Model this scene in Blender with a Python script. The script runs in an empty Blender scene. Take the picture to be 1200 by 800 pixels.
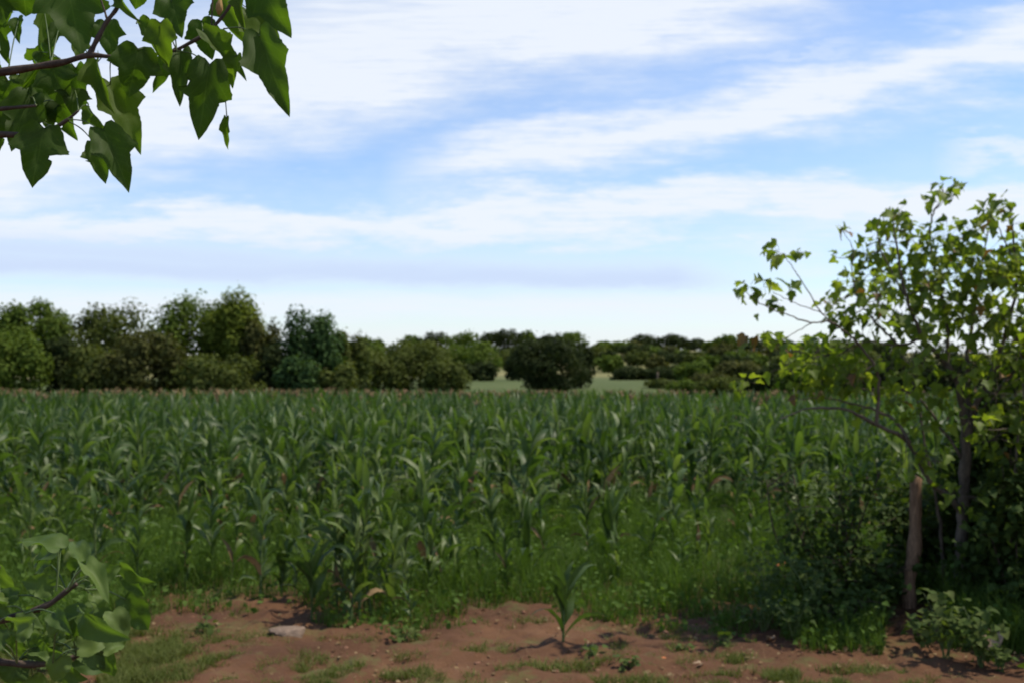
import bpy, math, random
import numpy as np
from mathutils import Vector, Matrix

R = math.radians
rng = np.random.default_rng(7)
random.seed(7)
scene = bpy.context.scene
COL = scene.collection

# ------------------------------------------------------------------ camera
F = 1203.0            # focal length in pixels of a 1200 wide frame
HOR = 432.0           # row of the eye-level line
CAMZ = 2.2
PITCH = math.atan((HOR - 400) / F)
cam = bpy.data.objects.new('camera', bpy.data.cameras.new('camera'))
COL.objects.link(cam)
cam.location = (0, 0, CAMZ)
cam.rotation_euler = (math.pi / 2 + PITCH, 0, 0)
cam.data.sensor_width = 36
cam.data.lens = 36 * F / 1200
cam.data.clip_start = 0.05
cam.data.clip_end = 8000
cam.data.dof.use_dof = True
cam.data.dof.focus_distance = 2.25
cam.data.dof.aperture_fstop = 5.2
scene.camera = cam


def ray(px, py):
    a, b = (px - 600) / F, (400 - py) / F
    y = math.cos(PITCH) - b * math.sin(PITCH)
    z = math.sin(PITCH) + b * math.cos(PITCH)
    return a / y, z / y                      # per metre of depth


def P(px, py, D):
    u, v = ray(px, py)
    return np.array((u * D, D, CAMZ + v * D))


def sstep(t):
    t = np.clip(t, 0, 1)
    return t * t * (3 - 2 * t)


def _h2(i, j, s):
    n = np.sin(i * 127.1 + j * 311.7 + s * 74.7) * 43758.5453
    return n - np.floor(n)


def vnoise(x, y, s=0):
    xi, yi = np.floor(x), np.floor(y)
    fx, fy = sstep(x - xi), sstep(y - yi)
    a, b = _h2(xi, yi, s), _h2(xi + 1, yi, s)
    c, d = _h2(xi, yi + 1, s), _h2(xi + 1, yi + 1, s)
    return (a * (1 - fx) + b * fx) * (1 - fy) + (c * (1 - fx) + d * fx) * fy


def terrain(x, y):
    x, y = np.asarray(x, float), np.asarray(y, float)
    z = -0.75 * sstep((y - 13) / 45)
    z = z + 1.7 * sstep((y - 62) / 45) + 7.0 * sstep((y - 150) / 230) + 0.9 * np.sin(x / 47.0) * sstep((y - 120) / 100)
    z = z + 3.0 * sstep((y - 600) / 1500)
    return z


def G(px, py):
    u, v = ray(px, py)
    D = CAMZ / -v
    for _ in range(6):
        D = (CAMZ - float(terrain(u * D, D))) / -v
    return np.array((u * D, D, float(terrain(u * D, D))))


# ------------------------------------------------------------------ mesh helpers
class MB:
    def __init__(s):
        s.V, s.F, s.M, s.A, s.n = [], [], [], [], 0

    def add(s, V, F, mat=0, var=None):
        V = np.asarray(V, float).reshape(-1, 3)
        F = np.asarray(F, int)
        s.V.append(V)
        s.F.append(F + s.n)
        s.M.append(np.full(len(F), mat))
        if var is None:
            var = rng.random()
        s.A.append(np.broadcast_to(np.asarray(var, float), (len(V),)))
        s.n += len(V)

    def merge(s, o, M=None):
        for V, F, m, A, off in zip(o.V, o.F, o.M, o.A, np.cumsum([0] + [len(v) for v in o.V])):
            s.add(V if M is None else V @ M.T, F - off, m[0] if len(m) else 0, A)

    def mesh(s, name, mats, smooth=True):
        me = bpy.data.meshes.new(name)
        if s.n == 0:
            return me
        V = np.concatenate(s.V)
        lens = np.concatenate([np.full(len(f), f.shape[1]) for f in s.F])
        loops = np.concatenate([f.ravel() for f in s.F])
        me.vertices.add(len(V))
        me.vertices.foreach_set('co', V.ravel())
        me.loops.add(len(loops))
        me.loops.foreach_set('vertex_index', loops.astype(np.int32))
        me.polygons.add(len(lens))
        st = np.concatenate(([0], np.cumsum(lens)[:-1])).astype(np.int32)
        me.polygons.foreach_set('loop_start', st)
        me.polygons.foreach_set('material_index', np.concatenate(s.M).astype(np.int32))
        me.polygons.foreach_set('use_smooth', np.full(len(lens), smooth))
        me.update(calc_edges=True)
        at = me.attributes.new('var', 'FLOAT', 'POINT')
        at.data.foreach_set('value', np.concatenate(s.A).astype(np.float32))
        for m in (mats if isinstance(mats, (list, tuple)) else [mats]):
            me.materials.append(m)
        return me

    def obj(s, name, mats, parent=None, smooth=True):
        o = bpy.data.objects.new(name, s.mesh(name, mats, smooth))
        COL.objects.link(o)
        if parent is not None:
            o.parent = parent
            o.matrix_parent_inverse = Matrix.Translation(-parent.location)
        return o


def tag(o, label=None, cat=None, group=None, kind=None):
    for k, v in (('label', label), ('category', cat), ('group', group), ('kind', kind)):
        if v:
            o[k] = v
    return o


def thing(name, label, cat, loc, group=None):
    o = bpy.data.objects.new(name, None)
    o.empty_display_size = 0.2
    COL.objects.link(o)
    o.location = loc
    return tag(o, label, cat, group)


def unit(v):
    v = np.asarray(v, float)
    return v / (np.linalg.norm(v) + 1e-9)


def tube(mb, pts, radii, sides=6, mat=0, var=None):
    pts = np.asarray(pts, float)
    n = len(pts)
    radii = np.broadcast_to(np.asarray(radii, float), (n,)) if np.ndim(radii) else np.full(n, radii)
    T = np.gradient(pts, axis=0)
    up = np.array((0.31, 0.17, 0.93)) if abs(unit(T[0])[2]) < .8 else np.array((0.9, .3, .1))
    rings = []
    for i in range(n):
        t = unit(T[i])
        a = unit(np.cross(up, t))
        b = np.cross(t, a)
        up = b
        ang = np.arange(sides) * 2 * math.pi / sides
        rings.append(pts[i] + radii[i] * (np.cos(ang)[:, None] * a + np.sin(ang)[:, None] * b))
    V = np.concatenate(rings + [pts[-1:] + unit(T[-1]) * radii[-1] * .5])
    Fq = [(i * sides + k, i * sides + (k + 1) % sides, (i + 1) * sides + (k + 1) % sides, (i + 1) * sides + k)
          for i in range(n - 1) for k in range(sides)]
    Ft = [((n - 1) * sides + k, (n - 1) * sides + (k + 1) % sides, n * sides, n * sides) for k in range(sides)]
    mb.add(V, Fq, mat, var)
    # end cap as triangles
    e = [((n - 1) * sides + k, (n - 1) * sides + (k + 1) % sides, n * sides) for k in range(sides)]
    mb.F.append(np.array(e) + mb.n - len(V))
    mb.V.append(np.zeros((0, 3))); mb.A.append(np.zeros(0)); mb.M.append(np.full(len(e), mat))


def spline(pts, n=6):
    """Catmull-Rom through pts (any dimension)."""
    p = np.asarray(pts, float)
    p = np.concatenate(([2 * p[0] - p[1]], p, [2 * p[-1] - p[-2]]))
    out = []
    for i in range(1, len(p) - 2):
        for t in np.arange(n) / n:
            a, b, c, d = p[i - 1:i + 3]
            out.append(.5 * (2 * b + (c - a) * t + (2 * a - 5 * b + 4 * c - d) * t ** 2 + (3 * b - a - 3 * c + d) * t ** 3))
    out.append(p[-2])
    return np.array(out)


def branch(mb, pts, r0, r1, n=6, sides=7, wob=0.0, var=None):
    s = spline(pts, n)
    if wob:
        s = s + rng.normal(0, wob, s.shape)
    k = np.linspace(0, 1, len(s))
    rad = r0 + (r1 - r0) * k
    rad = rad * (1 + .12 * np.sin(k * 37 + r0 * 900))
    tube(mb, s, rad, sides, 0, var)
    return s


# ------------------------------------------------------------------ materials
def nodes(name):
    m = bpy.data.materials.new(name)
    m.use_nodes = True
    nt = m.node_tree
    nt.nodes.clear()
    return m, nt, nt.nodes.new('ShaderNodeOutputMaterial')


def N(nt, t, **kw):
    n = nt.nodes.new(t)
    for k, v in kw.items():
        setattr(n, k, v)
    return n


def mixc(nt, fac, a, b):
    m = N(nt, 'ShaderNodeMix', data_type='RGBA')
    for sock, v in ((m.inputs[0], fac), (m.inputs[6], a), (m.inputs[7], b)):
        if isinstance(v, (tuple, list)):
            sock.default_value = (*v[:3], 1)
        elif isinstance(v, (int, float)):
            sock.default_value = v
        else:
            nt.links.new(v, sock)
    return m.outputs[2]


def math_(nt, op, a, b=None, c=None, clamp=False):
    m = N(nt, 'ShaderNodeMath', operation=op, use_clamp=clamp)
    for i, v in enumerate((a, b, c)):
        if v is None:
            continue
        if isinstance(v, (int, float)):
            m.inputs[i].default_value = v
        else:
            nt.links.new(v, m.inputs[i])
    return m.outputs[0]


def ramp(nt, fac, stops):
    r = N(nt, 'ShaderNodeValToRGB')
    e = r.color_ramp.elements
    while len(e) < len(stops):
        e.new(.5)
    for el, (p, c) in zip(e, stops):
        el.position = p
        el.color = (*c, 1) if len(c) == 3 else c
    nt.links.new(fac, r.inputs[0])
    return r.outputs[0]


def noise(nt, vec, scale, detail=3, rough=.55, dist=0.0):
    n = N(nt, 'ShaderNodeTexNoise')
    n.inputs['Scale'].default_value = scale
    n.inputs['Detail'].default_value = detail
    n.inputs['Roughness'].default_value = rough
    n.inputs['Distortion'].default_value = dist
    if vec is not None:
        nt.links.new(vec, n.inputs['Vector'])
    return n.outputs['Fac']


def mat_leaf(name, dark, mid, light, trans=.35, rough=.5, spec=.35, clump=1.5, tmul=(1.5, 1.55, .55), perleaf=.6):
    """Leaf tissue: three tints picked per leaf and by a slow noise from plant to plant; lets light through."""
    m, nt, out = nodes(name)
    at = N(nt, 'ShaderNodeAttribute', attribute_name='var')
    geo = N(nt, 'ShaderNodeNewGeometry')
    nz = noise(nt, geo.outputs['Position'], clump, 3)
    f = math_(nt, 'ADD', math_(nt, 'MULTIPLY', at.outputs['Fac'], perleaf), math_(nt, 'MULTIPLY', nz, .6))
    c = ramp(nt, f, [(.2, dark), (.6, mid), (1.0, light)])
    b = N(nt, 'ShaderNodeBsdfPrincipled')
    b.inputs['Roughness'].default_value = rough
    b.inputs['Specular IOR Level'].default_value = spec
    nt.links.new(c, b.inputs['Base Color'])
    t = N(nt, 'ShaderNodeBsdfTranslucent')
    tc = N(nt, 'ShaderNodeMix', data_type='RGBA', blend_type='MULTIPLY')
    tc.inputs[0].default_value = 1
    nt.links.new(c, tc.inputs[6])
    tc.inputs[7].default_value = (*tmul, 1)
    nt.links.new(tc.outputs[2], t.inputs['Color'])
    mx = N(nt, 'ShaderNodeMixShader')
    mx.inputs[0].default_value = trans
    nt.links.new(b.outputs[0], mx.inputs[1])
    nt.links.new(t.outputs[0], mx.inputs[2])
    nt.links.new(mx.outputs[0], out.inputs[0])
    return m


def add_veins(m):
    """Midrib and side veins, a little paler than the leaf; 'leafco' holds each leaf's own across/along position."""
    nt = m.node_tree
    at = N(nt, 'ShaderNodeAttribute', attribute_name='leafco')
    sp = N(nt, 'ShaderNodeSeparateXYZ')
    nt.links.new(at.outputs['Vector'], sp.inputs[0])
    ax = math_(nt, 'ABSOLUTE', sp.outputs[0])
    midrib = math_(nt, 'SUBTRACT', 1.0, math_(nt, 'DIVIDE', ax, .022), clamp=True)
    q = math_(nt, 'FRACT', math_(nt, 'MULTIPLY', math_(nt, 'SUBTRACT', sp.outputs[1], math_(nt, 'MULTIPLY', ax, .75)), 6.5))
    side = math_(nt, 'SUBTRACT', 1.0, math_(nt, 'DIVIDE', math_(nt, 'ABSOLUTE', math_(nt, 'SUBTRACT', q, .5)), .09), clamp=True)
    v = math_(nt, 'MAXIMUM', midrib, math_(nt, 'MULTIPLY', side, .6))
    blot = noise(nt, at.outputs['Vector'], 7, 4, .6)
    for n in list(nt.nodes):
        if n.type == 'VALTORGB':
            for l in list(n.outputs[0].links):
                to = l.to_socket
                c = mixc(nt, math_(nt, 'MULTIPLY', v, .28), n.outputs[0], (.13, .19, .055))
                c = mixc(nt, math_(nt, 'MULTIPLY', blot, .4), c, (.05, .085, .013))
                spot = noise(nt, at.outputs['Vector'], 26, 2, .5)
                c = mixc(nt, ramp(nt, spot, [(.70, (0, 0, 0)), (.76, (.8, .8, .8))]), c, (.12, .075, .02))
                nt.links.new(c, to)
    return m


def mat_rough(name, a, b_, scale=20, rough=.85, bump=.4, stretch=(1, 1, 1)):
    m, nt, out = nodes(name)
    tc = N(nt, 'ShaderNodeTexCoord')
    mp = N(nt, 'ShaderNodeMapping')
    mp.inputs['Scale'].default_value = stretch
    nt.links.new(tc.outputs['Object'], mp.inputs[0])
    nz = noise(nt, mp.outputs[0], scale, 5, .65)
    b = N(nt, 'ShaderNodeBsdfPrincipled')
    nt.links.new(ramp(nt, nz, [(.3, a), (.7, b_)]), b.inputs['Base Color'])
    b.inputs['Roughness'].default_value = rough
    b.inputs['Specular IOR Level'].default_value = .2
    bp = N(nt, 'ShaderNodeBump')
    bp.inputs['Strength'].default_value = bump
    bp.inputs['Distance'].default_value = .01
    nt.links.new(nz, bp.inputs['Height'])
    nt.links.new(bp.outputs[0], b.inputs['Normal'])
    nt.links.new(b.outputs[0], out.inputs[0])
    return m


def mat_ground():
    m, nt, out = nodes('ground')
    geo = N(nt, 'ShaderNodeNewGeometry')
    pos = geo.outputs['Position']
    sx = N(nt, 'ShaderNodeSeparateXYZ')
    nt.links.new(pos, sx.inputs[0])
    n1 = noise(nt, pos, .9, 5, .6)
    n2 = noise(nt, pos, 9, 6, .7)
    n3 = noise(nt, pos, 55, 4, .7)
    dirt = ramp(nt, n1, [(.3, (.058, .028, .012)), (.5, (.102, .048, .020)), (.72, (.165, .086, .040))])
    dirt = mixc(nt, math_(nt, 'MULTIPLY', n2, .75), dirt, (.085, .042, .028))
    dirt = mixc(nt, ramp(nt, n3, [(.62, (0, 0, 0)), (.72, (.7, .7, .7))]), dirt, (.26, .15, .085))
    # thin moss and sprouts where noise says so
    g1 = noise(nt, pos, 1.3, 6, .72)
    dirt = mixc(nt, ramp(nt, g1, [(.54, (0, 0, 0)), (.66, (.75, .75, .75))]), dirt, (.085, .105, .032))
    fld = ramp(nt, noise(nt, pos, 3, 5, .7), [(.3, (.03, .045, .012)), (.7, (.06, .085, .025))])
    c = mixc(nt, ramp(nt, math_(nt, 'DIVIDE', math_(nt, 'SUBTRACT', sx.outputs[1], 9.6), 2.5, clamp=True), [(0, (0, 0, 0)), (1, (1, 1, 1))]), dirt, fld)
    past = ramp(nt, noise(nt, pos, .05, 6, .65), [(.3, (.05, .072, .02)), (.7, (.09, .11, .036))])
    c = mixc(nt, math_(nt, 'DIVIDE', math_(nt, 'SUBTRACT', sx.outputs[1], 58), 6, clamp=True), c, past)
    dry = ramp(nt, noise(nt, pos, .035, 6, .65), [(.38, (.08, .095, .03)), (.55, (.17, .155, .06)), (.75, (.27, .23, .105))])
    c = mixc(nt, math_(nt, 'DIVIDE', math_(nt, 'SUBTRACT', sx.outputs[1], 125), 40, clamp=True), c, dry)
    b = N(nt, 'ShaderNodeBsdfPrincipled')
    b.inputs['Roughness'].default_value = .95
    b.inputs['Specular IOR Level'].default_value = .15
    nt.links.new(c, b.inputs['Base Color'])
    bp = N(nt, 'ShaderNodeBump')
    bp.inputs['Strength'].default_value = .7
    bp.inputs['Distance'].default_value = .02
    nt.links.new(math_(nt, 'ADD', n2, math_(nt, 'MULTIPLY', n3, .5)), bp.inputs['Height'])
    nt.links.new(bp.outputs[0], b.inputs['Normal'])
    nt.links.new(b.outputs[0], out.inputs[0])
    return m


M = {}
M['ground'] = mat_ground()
M['big_leaf'] = mat_leaf('broad_leaf', (.034, .066, .010), (.055, .10, .014), (.10, .15, .022), .55, .6, .2, 6, (1.7, 1.9, .42))
M['sprig_leaf'] = mat_leaf('sprig_leaf', (.05, .09, .02), (.085, .135, .03), (.14, .195, .05), .42, .6, .25, 6, (1.5, 1.7, .45))
add_veins(M['big_leaf'])
add_veins(M['sprig_leaf'])
M['tree_leaf'] = mat_leaf('small_tree_leaf', (.085, .135, .018), (.14, .20, .028), (.21, .26, .042), .56, .55, .25, 1.2, (1.5, 1.5, .5))
M['tree_leaf_old'] = mat_leaf('reddened_leaf', (.13, .07, .03), (.18, .10, .03), (.22, .16, .04), .35, .55, .3, 1.2)
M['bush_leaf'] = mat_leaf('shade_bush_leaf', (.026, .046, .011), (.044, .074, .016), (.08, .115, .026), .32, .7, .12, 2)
M['weed_leaf'] = mat_leaf('weed_leaf', (.045, .075, .017), (.07, .105, .024), (.115, .14, .04), .35, .7, .12, 3)
M['corn'] = mat_leaf('corn_leaf', (.033, .060, .014), (.070, .113, .026), (.17, .21, .07), .36, .5, .32, 1.3, (1.3, 1.5, .5))
M['stalk'] = mat_leaf('corn_stalk', (.05, .085, .025), (.08, .12, .035), (.13, .16, .06), .05, .5, .3, 1.3)
M['tassel'] = mat_leaf('corn_tassel', (.17, .115, .06), (.25, .16, .085), (.32, .22, .12), .2, .8, .1, .4, (1, 1, 1))
M['husk'] = mat_leaf('dry_leaf_scrap', (.14, .085, .04), (.21, .14, .07), (.31, .23, .13), .2, .8, .1, .4, (1, 1, 1))
M['grass'] = mat_leaf('grass', (.044, .082, .013), (.074, .130, .022), (.12, .18, .038), .38, .7, .1, .9, (1.3, 1.4, .5))
M['short_grass'] = mat_leaf('short_grass', (.07, .09, .02), (.10, .125, .03), (.16, .17, .055), .3, .7, .1, 2, (1.3, 1.4, .5))
M['bark'] = mat_rough('grey_bark', (.05, .04, .03), (.17, .135, .10), 25, .9, .6, (1, 1, .3))
M['twig'] = mat_rough('brown_twig', (.035, .024, .018), (.10, .07, .05), 40, .75, .5)
M['farbark'] = mat_rough('dark_bark', (.03, .024, .018), (.08, .065, .05), 4, .9, .5)
M['post'] = mat_rough('weathered_post_wood', (.10, .058, .034), (.32, .20, .12), 16, .85, .9, (5, 5, .4))
M['stone'] = mat_rough('pale_stone', (.12, .083, .058), (.23, .165, .12), 14, .9, .6)
M['clod'] = mat_rough('soil_clod', (.13, .06, .035), (.24, .125, .075), 14, .95, .6)
M['dry'] = mat_rough('dry_leaf', (.22, .14, .08), (.38, .28, .18), 20, .8, .3)
M['bud'] = mat_rough('dried_bud', (.25, .14, .05), (.42, .27, .10), 60, .8, .3)
M['rust'] = mat_rough('orange_rind', (.35, .10, .04), (.55, .2, .07), 60, .7, .3)
FAR = {k: mat_leaf(n, a, b, c, tr, .8, .06, .45, (1.5, 1.55, .55), .4) for k, n, a, b, c, tr in (
    ('green', 'far_green_crown', (.045, .074, .012), (.085, .122, .02), (.14, .175, .03), .28),
    ('yellow', 'far_yellow_green_crown', (.065, .088, .014), (.12, .15, .022), (.18, .20, .034), .32),
    ('olive', 'far_olive_crown', (.046, .060, .015), (.082, .10, .024), (.125, .14, .036), .25),
    ('brown', 'far_brown_crown', (.044, .048, .015), (.074, .078, .023), (.115, .112, .035), .25),
    ('blue', 'far_blue_green_crown', (.028, .055, .018), (.05, .088, .027), (.08, .12, .038), .25),
    ('dark', 'far_dark_crown', (.018, .027, .009), (.034, .046, .014), (.058, .07, .021), .2))
}

# ------------------------------------------------------------------ ground
xs = np.concatenate((-np.geomspace(3000, 7, 46), np.arange(-6.6, 6.6, .05), np.geomspace(7, 3000, 46)))
ys = np.concatenate((np.linspace(-40, 5.5, 24), np.arange(5.6, 12, .05), np.geomspace(12.1, 4000, 120)))
X, Y = np.meshgrid(xs, ys)
Z = terrain(X, Y)
near = sstep((13.5 - Y) / 3) * sstep((Y - 4.5) / 1.2) * sstep((7.5 - abs(X)) / 1.5)
Z = Z + near * (.05 * (vnoise(X * 2.2, Y * 2.2, 1) - .5) + .05 * (vnoise(X * 6, Y * 6, 2) - .5) + .045 * (vnoise(X * 13, Y * 13, 3) ** 3))
nx = len(xs)
idx = np.arange(len(ys) * nx).reshape(len(ys), nx)
Q = np.stack((idx[:-1, :-1], idx[:-1, 1:], idx[1:, 1:], idx[1:, :-1]), -1).reshape(-1, 4)
mb = MB()
mb.add(np.stack((X, Y, Z), -1), Q, 0, 0.5)
tag(mb.obj('ground', M['ground']), kind='structure')

# ------------------------------------------------------------------ leaf templates
def leaf_template(lobed=1.0, rows_out=None):
    """Broad heart-shaped leaf with shallow pointed side lobes: x across, y along, unit length; midrib fold and droop applied later."""
    k = lobed
    out = [(.0, .05), (.12, -.06), (.28, -.07), (.42, .05), (.47 + .02 * k, .22), (.47 + .12 * k, .37), (.46 + .19 * k, .455), (.45 + .06 * k, .49), (.45 - .09 * k, .53),
           (.42 - .09 * k, .62), (.35 - .06 * k, .74), (.22 - .03 * k, .88), (.10 - .02 * k, 1.0), (0, 1.08)]
    mid = [.04, .01, .02, .07, .15, .24, .33, .40, .48, .57, .70, .85, .98, 1.07]
    rows = []
    for (ox, oy), my in zip(out, mid):
        a = [(-ox, oy), (-ox * .52, oy * .55 + my * .45), (0, my), (ox * .52, oy * .55 + my * .45), (ox, oy)]
        rows.append(a)
    T = np.array(rows).reshape(-1, 2)
    n = len(rows)
    i = np.arange(n * 5).reshape(n, 5)
    Fq = np.stack((i[:-1, :-1], i[:-1, 1:], i[1:, 1:], i[1:, :-1]), -1).reshape(-1, 4)
    return T, Fq


def leaf_fine(lobed):
    """The same leaf with a close-set margin and four strips each side, for leaves seen from near by."""
    T, _ = leaf_template(lobed)
    T = T.reshape(-1, 5, 2)
    out, mid = T[:, 4], T[:, 2]
    m = 3
    t = np.arange(0, len(out) - 1 + 1e-6, 1 / m)
    o = np.stack([np.interp(t, np.arange(len(out)), out[:, k]) for k in (0, 1)], -1)
    c = np.stack([np.interp(t, np.arange(len(mid)), mid[:, k]) for k in (0, 1)], -1)
    f = np.array((0, .3, .6, .83, 1.0))
    half = c[:, None] * (1 - f)[None, :, None] + o[:, None] * f[None, :, None]
    left = half[:, :0:-1] * (-1, 1)
    G_ = np.concatenate((left, half), 1)
    n, k = G_.shape[:2]
    i = np.arange(n * k).reshape(n, k)
    return G_.reshape(-1, 2), np.stack((i[:-1, :-1], i[:-1, 1:], i[1:, 1:], i[1:, :-1]), -1).reshape(-1, 4)


LTN, LFN = leaf_fine(1.0)
LTR, LFR = leaf_fine(.2)
LT, LF = leaf_template(1.0)
LT0, LF0 = leaf_template(.25)


def leaf_shape(T, fold, droop, curl=0.0, wave=0.0, ph=0.0):
    x, y = T[:, 0], T[:, 1]
    z = fold * np.abs(x) - droop * y ** 2 + curl * x * y + wave * np.sin(9 * y + ph) * np.abs(x) * 1.2
    yy = y * (1 - .25 * droop * y)
    return np.stack((x * (1 - .35 * abs(fold)), yy, z), -1)


SIMPLE_T = np.array([(0, 0), (-.4, .3), (0, .42), (.4, .3), (-.28, .66), (0, .72), (.28, .66), (0, 1.05)], float)
SIMPLE_F = [np.array([(0, 2, 1, 1), ])]


def simple_leaf():
    """Small broad leaf of six faces, folded along its midrib."""
    V = np.array([(0, 0, 0), (-.40, .28, .10), (0, .36, 0), (.40, .28, .10), (-.30, .62, .05), (0, .7, -.04), (.30, .62, .05), (0, 1.05, -.16)])
    Qd = np.array([(1, 0, 2, 2), ])
    quads = np.array([(1, 2, 5, 4), (2, 3, 6, 5)])
    tris = np.array([(0, 2, 1), (0, 3, 2), (4, 5, 7), (5, 6, 7)])
    return V, quads, tris


SV, SQ, ST = simple_leaf()


def scatter_leaves(mb, pos, nrm, size, mat=0, tipdown=.5, var=None):
    """Many small leaves: each leaf's face turned to nrm, its tip leaning down."""
    n = len(pos)
    if n == 0:
        return
    nrm = nrm / (np.linalg.norm(nrm, axis=1, keepdims=True) + 1e-9)
    d = rng.normal(size=(n, 3))
    d[:, 2] -= tipdown * 2
    d -= (d * nrm).sum(1, keepdims=True) * nrm
    d /= np.linalg.norm(d, axis=1, keepdims=True) + 1e-9
    xax = np.cross(d, nrm)
    size = np.broadcast_to(size, (n,))
    V = pos[:, None, :] + size[:, None, None] * (SV[None, :, 0, None] * xax[:, None] + SV[None, :, 1, None] * d[:, None] + SV[None, :, 2, None] * nrm[:, None])
    off = (np.arange(n) * len(SV))[:, None, None]
    var = rng.random(n) if var is None else var
    A = np.repeat(var, len(SV))
    mb.add(V, (SQ[None] + off).reshape(-1, 4), mat, A)
    mb.F.append((ST[None] + off).reshape(-1, 3) + mb.n - n * len(SV))
    mb.V.append(np.zeros((0, 3))); mb.A.append(np.zeros(0)); mb.M.append(np.full(n * len(ST), mat))


# ------------------------------------------------------------------ far and middle trees
def lobes_in(w, h, depth, n, flat=1.0, skirt=False):
    """Lobes (centre, radii) of a domed crown: one big body and smaller ones pushed out of its flanks and top, uneven."""
    L = [(np.array((0, 0, h * .44)), np.array((w * .36, depth * .36, h * .40)))]
    for i in range(n):
        a = i * 2.399 + rng.normal(0, .35)
        t = (i + .5) / n
        el = math.asin(np.clip(-.35 + 1.3 * t, -.4, .97))
        q = .66 + .16 * rng.random()
        s_ = rng.uniform(.16, .27)
        L.append((np.array((math.cos(a) * math.cos(el) * w * .5 * q, math.sin(a) * math.cos(el) * depth * .5 * q, h * (.46 + math.sin(el) * .5 * q))),
                  np.array((s_ * w, s_ * depth, s_ * max(h, .6 * w) * .95 * flat))))
    if skirt:
        for i in range(max(4, n // 2)):
            a = i * 6.283 / max(4, n // 2) + rng.normal(0, .3)
            L.append((np.array((math.cos(a) * w * .26, math.sin(a) * depth * .26, h * .16)), np.array((w * .19, depth * .19, h * .19))))
    return L


def make_tree(name, label, cat, px, top, w_px, D, mat, crown_base=.12, nleaf=2600, leaf=.3, nl=13, group=None, trunk=True, lobes=None, flat=1.0, x0=None):
    u, _ = ray(px, 400)
    x = u * D if x0 is None else x0
    zb = float(terrain(x, D))
    ztop = P(px, top, D)[2]
    H = ztop - zb
    w = w_px / F * D
    t = thing(name, label, cat, (x, D, zb), group)
    base = np.array((x, D, zb))
    hc = H * (1 - crown_base)
    L = lobes if lobes is not None else lobes_in(w, hc, w * .85, nl, flat, crown_base < .1)
    zmax = max(c[2] + r[2] for c, r in L)
    k = hc / zmax
    tr = MB()
    r0 = max(.05, .028 * H)
    topc = base + (0, 0, H * .75)
    bend = rng.normal(0, .05 * H, 2)
    branch(tr, [base + (0, 0, -.1), base + (bend[0] * .4, bend[1] * .4, H * .3), base + (bend[0], bend[1], H * .72)], r0, r0 * .35, 5, 7)
    cr = MB()
    vol = np.array([r.prod() ** .667 for c, r in L])
    cnt = (nleaf * vol / vol.sum()).astype(int) + 1
    for (c, r), n in zip(L, cnt):
        c = c * (1, 1, k) + (0, 0, H * crown_base)
        r = r * (1, 1, k)
        d = rng.normal(size=(n, 3))
        d /= np.linalg.norm(d, axis=1, keepdims=True)
        d[:, 2] = np.where((d[:, 2] < -.45) & (rng.random(n) < .6), -d[:, 2], d[:, 2])
        # ragged shell: sub-clumps bulge out, others sink in
        bump = .5 + .5 * np.sin(d[:, 0] * 7 + c[0] * 3) * np.sin(d[:, 1] * 6 + c[2] * 2) * np.sin(d[:, 2] * 8 + c[1])
        rad = (.58 + .42 * bump + rng.normal(0, .15, n)) * (1 - .35 * (rng.random(n) < .22))
        p = base + c + d * r * rad[:, None]
        nr = d + rng.normal(0, .42, (n, 3)) + (0, 0, .25)
        scatter_leaves(cr, p, nr, leaf * (.65 + .7 * rng.random(n)), 0, .4)
        if rng.random() < .7:
            e = base + c
            s = base + (bend[0] * .6, bend[1] * .6, H * (.3 + .3 * rng.random()))
            branch(tr, [s, (s + e) / 2 + (0, 0, -.02 * H), e], r0 * .4, r0 * .1, 3, 5)
    tr.obj('trunk', M['farbark'], t)
    cr.obj('crown', FAR[mat], t)
    return t


HT = 'trees along the left field edge'
LEFT = [
    ('broadleaf_tree', 'two-tiered green tree at the far left behind the corn', 32, 348, 92, 73, 'green', .22, 3000, 12),
    ('leafy_bush', 'bright green bush in front of the two-tiered tree at the field edge', 12, 384, 74, 67, 'green', .02, 1900, 10),
    ('broadleaf_tree', 'thin-topped brownish tree with ragged crown, between the two-tiered and the biggest tree', 128, 351, 98, 74, 'olive', .08, 2800, 15),
    ('leafy_bush', 'low shadowy brown bush in the dark gap beside the two-tiered tree', 82, 392, 72, 71, 'dark', .02, 1700, 9),
    ('leafy_bush', 'wide brown-olive bush at the foot of the ragged-crowned tree', 165, 384, 92, 66, 'brown', .02, 2300, 11),
    ('leafy_bush', 'low olive bush below the ragged-crowned tree, at the tassel line', 112, 402, 80, 68, 'olive', .02, 1900, 10),
    ('broadleaf_tree', 'tallest broad tree of the field edge with full green domed crown', 228, 341, 104, 75, 'green', .08, 3600, 16),
    ('broadleaf_tree', 'yellow-green tree with a hole of sky in its crown, beside the tallest tree', 278, 336, 72, 73, 'yellow', .12, 2300, 11),
    ('leafy_bush', 'brown-green bush at the foot of the yellow-green tree', 255, 412, 100, 66, 'olive', .02, 2000, 10),
    ('broadleaf_tree', 'slim brownish tree leaning out right of the yellow-green one', 306, 370, 50, 72, 'brown', .05, 1500, 10),
    ('leafy_bush', 'low dark green bush in the dip before the blue-green tree', 322, 402, 56, 70, 'dark', .02, 1500, 8),
    ('broadleaf_tree', 'blue-green tree with spiky rounded top standing alone past the dip', 367, 357, 74, 71, 'blue', .04, 3000, 14),
    ('leafy_bush', 'small rounded green bush at the foot of the blue-green tree', 346, 415, 50, 66, 'blue', .02, 1300, 8),
    ('leafy_bush', 'pale olive bush against the right flank of the blue-green tree', 408, 386, 46, 73, 'olive', .02, 1500, 10),
    ('leafy_bush', 'small pale bush hanging over the corn below the pale olive one', 398, 424, 44, 66, 'olive', .02, 1000, 7),
]
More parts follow.
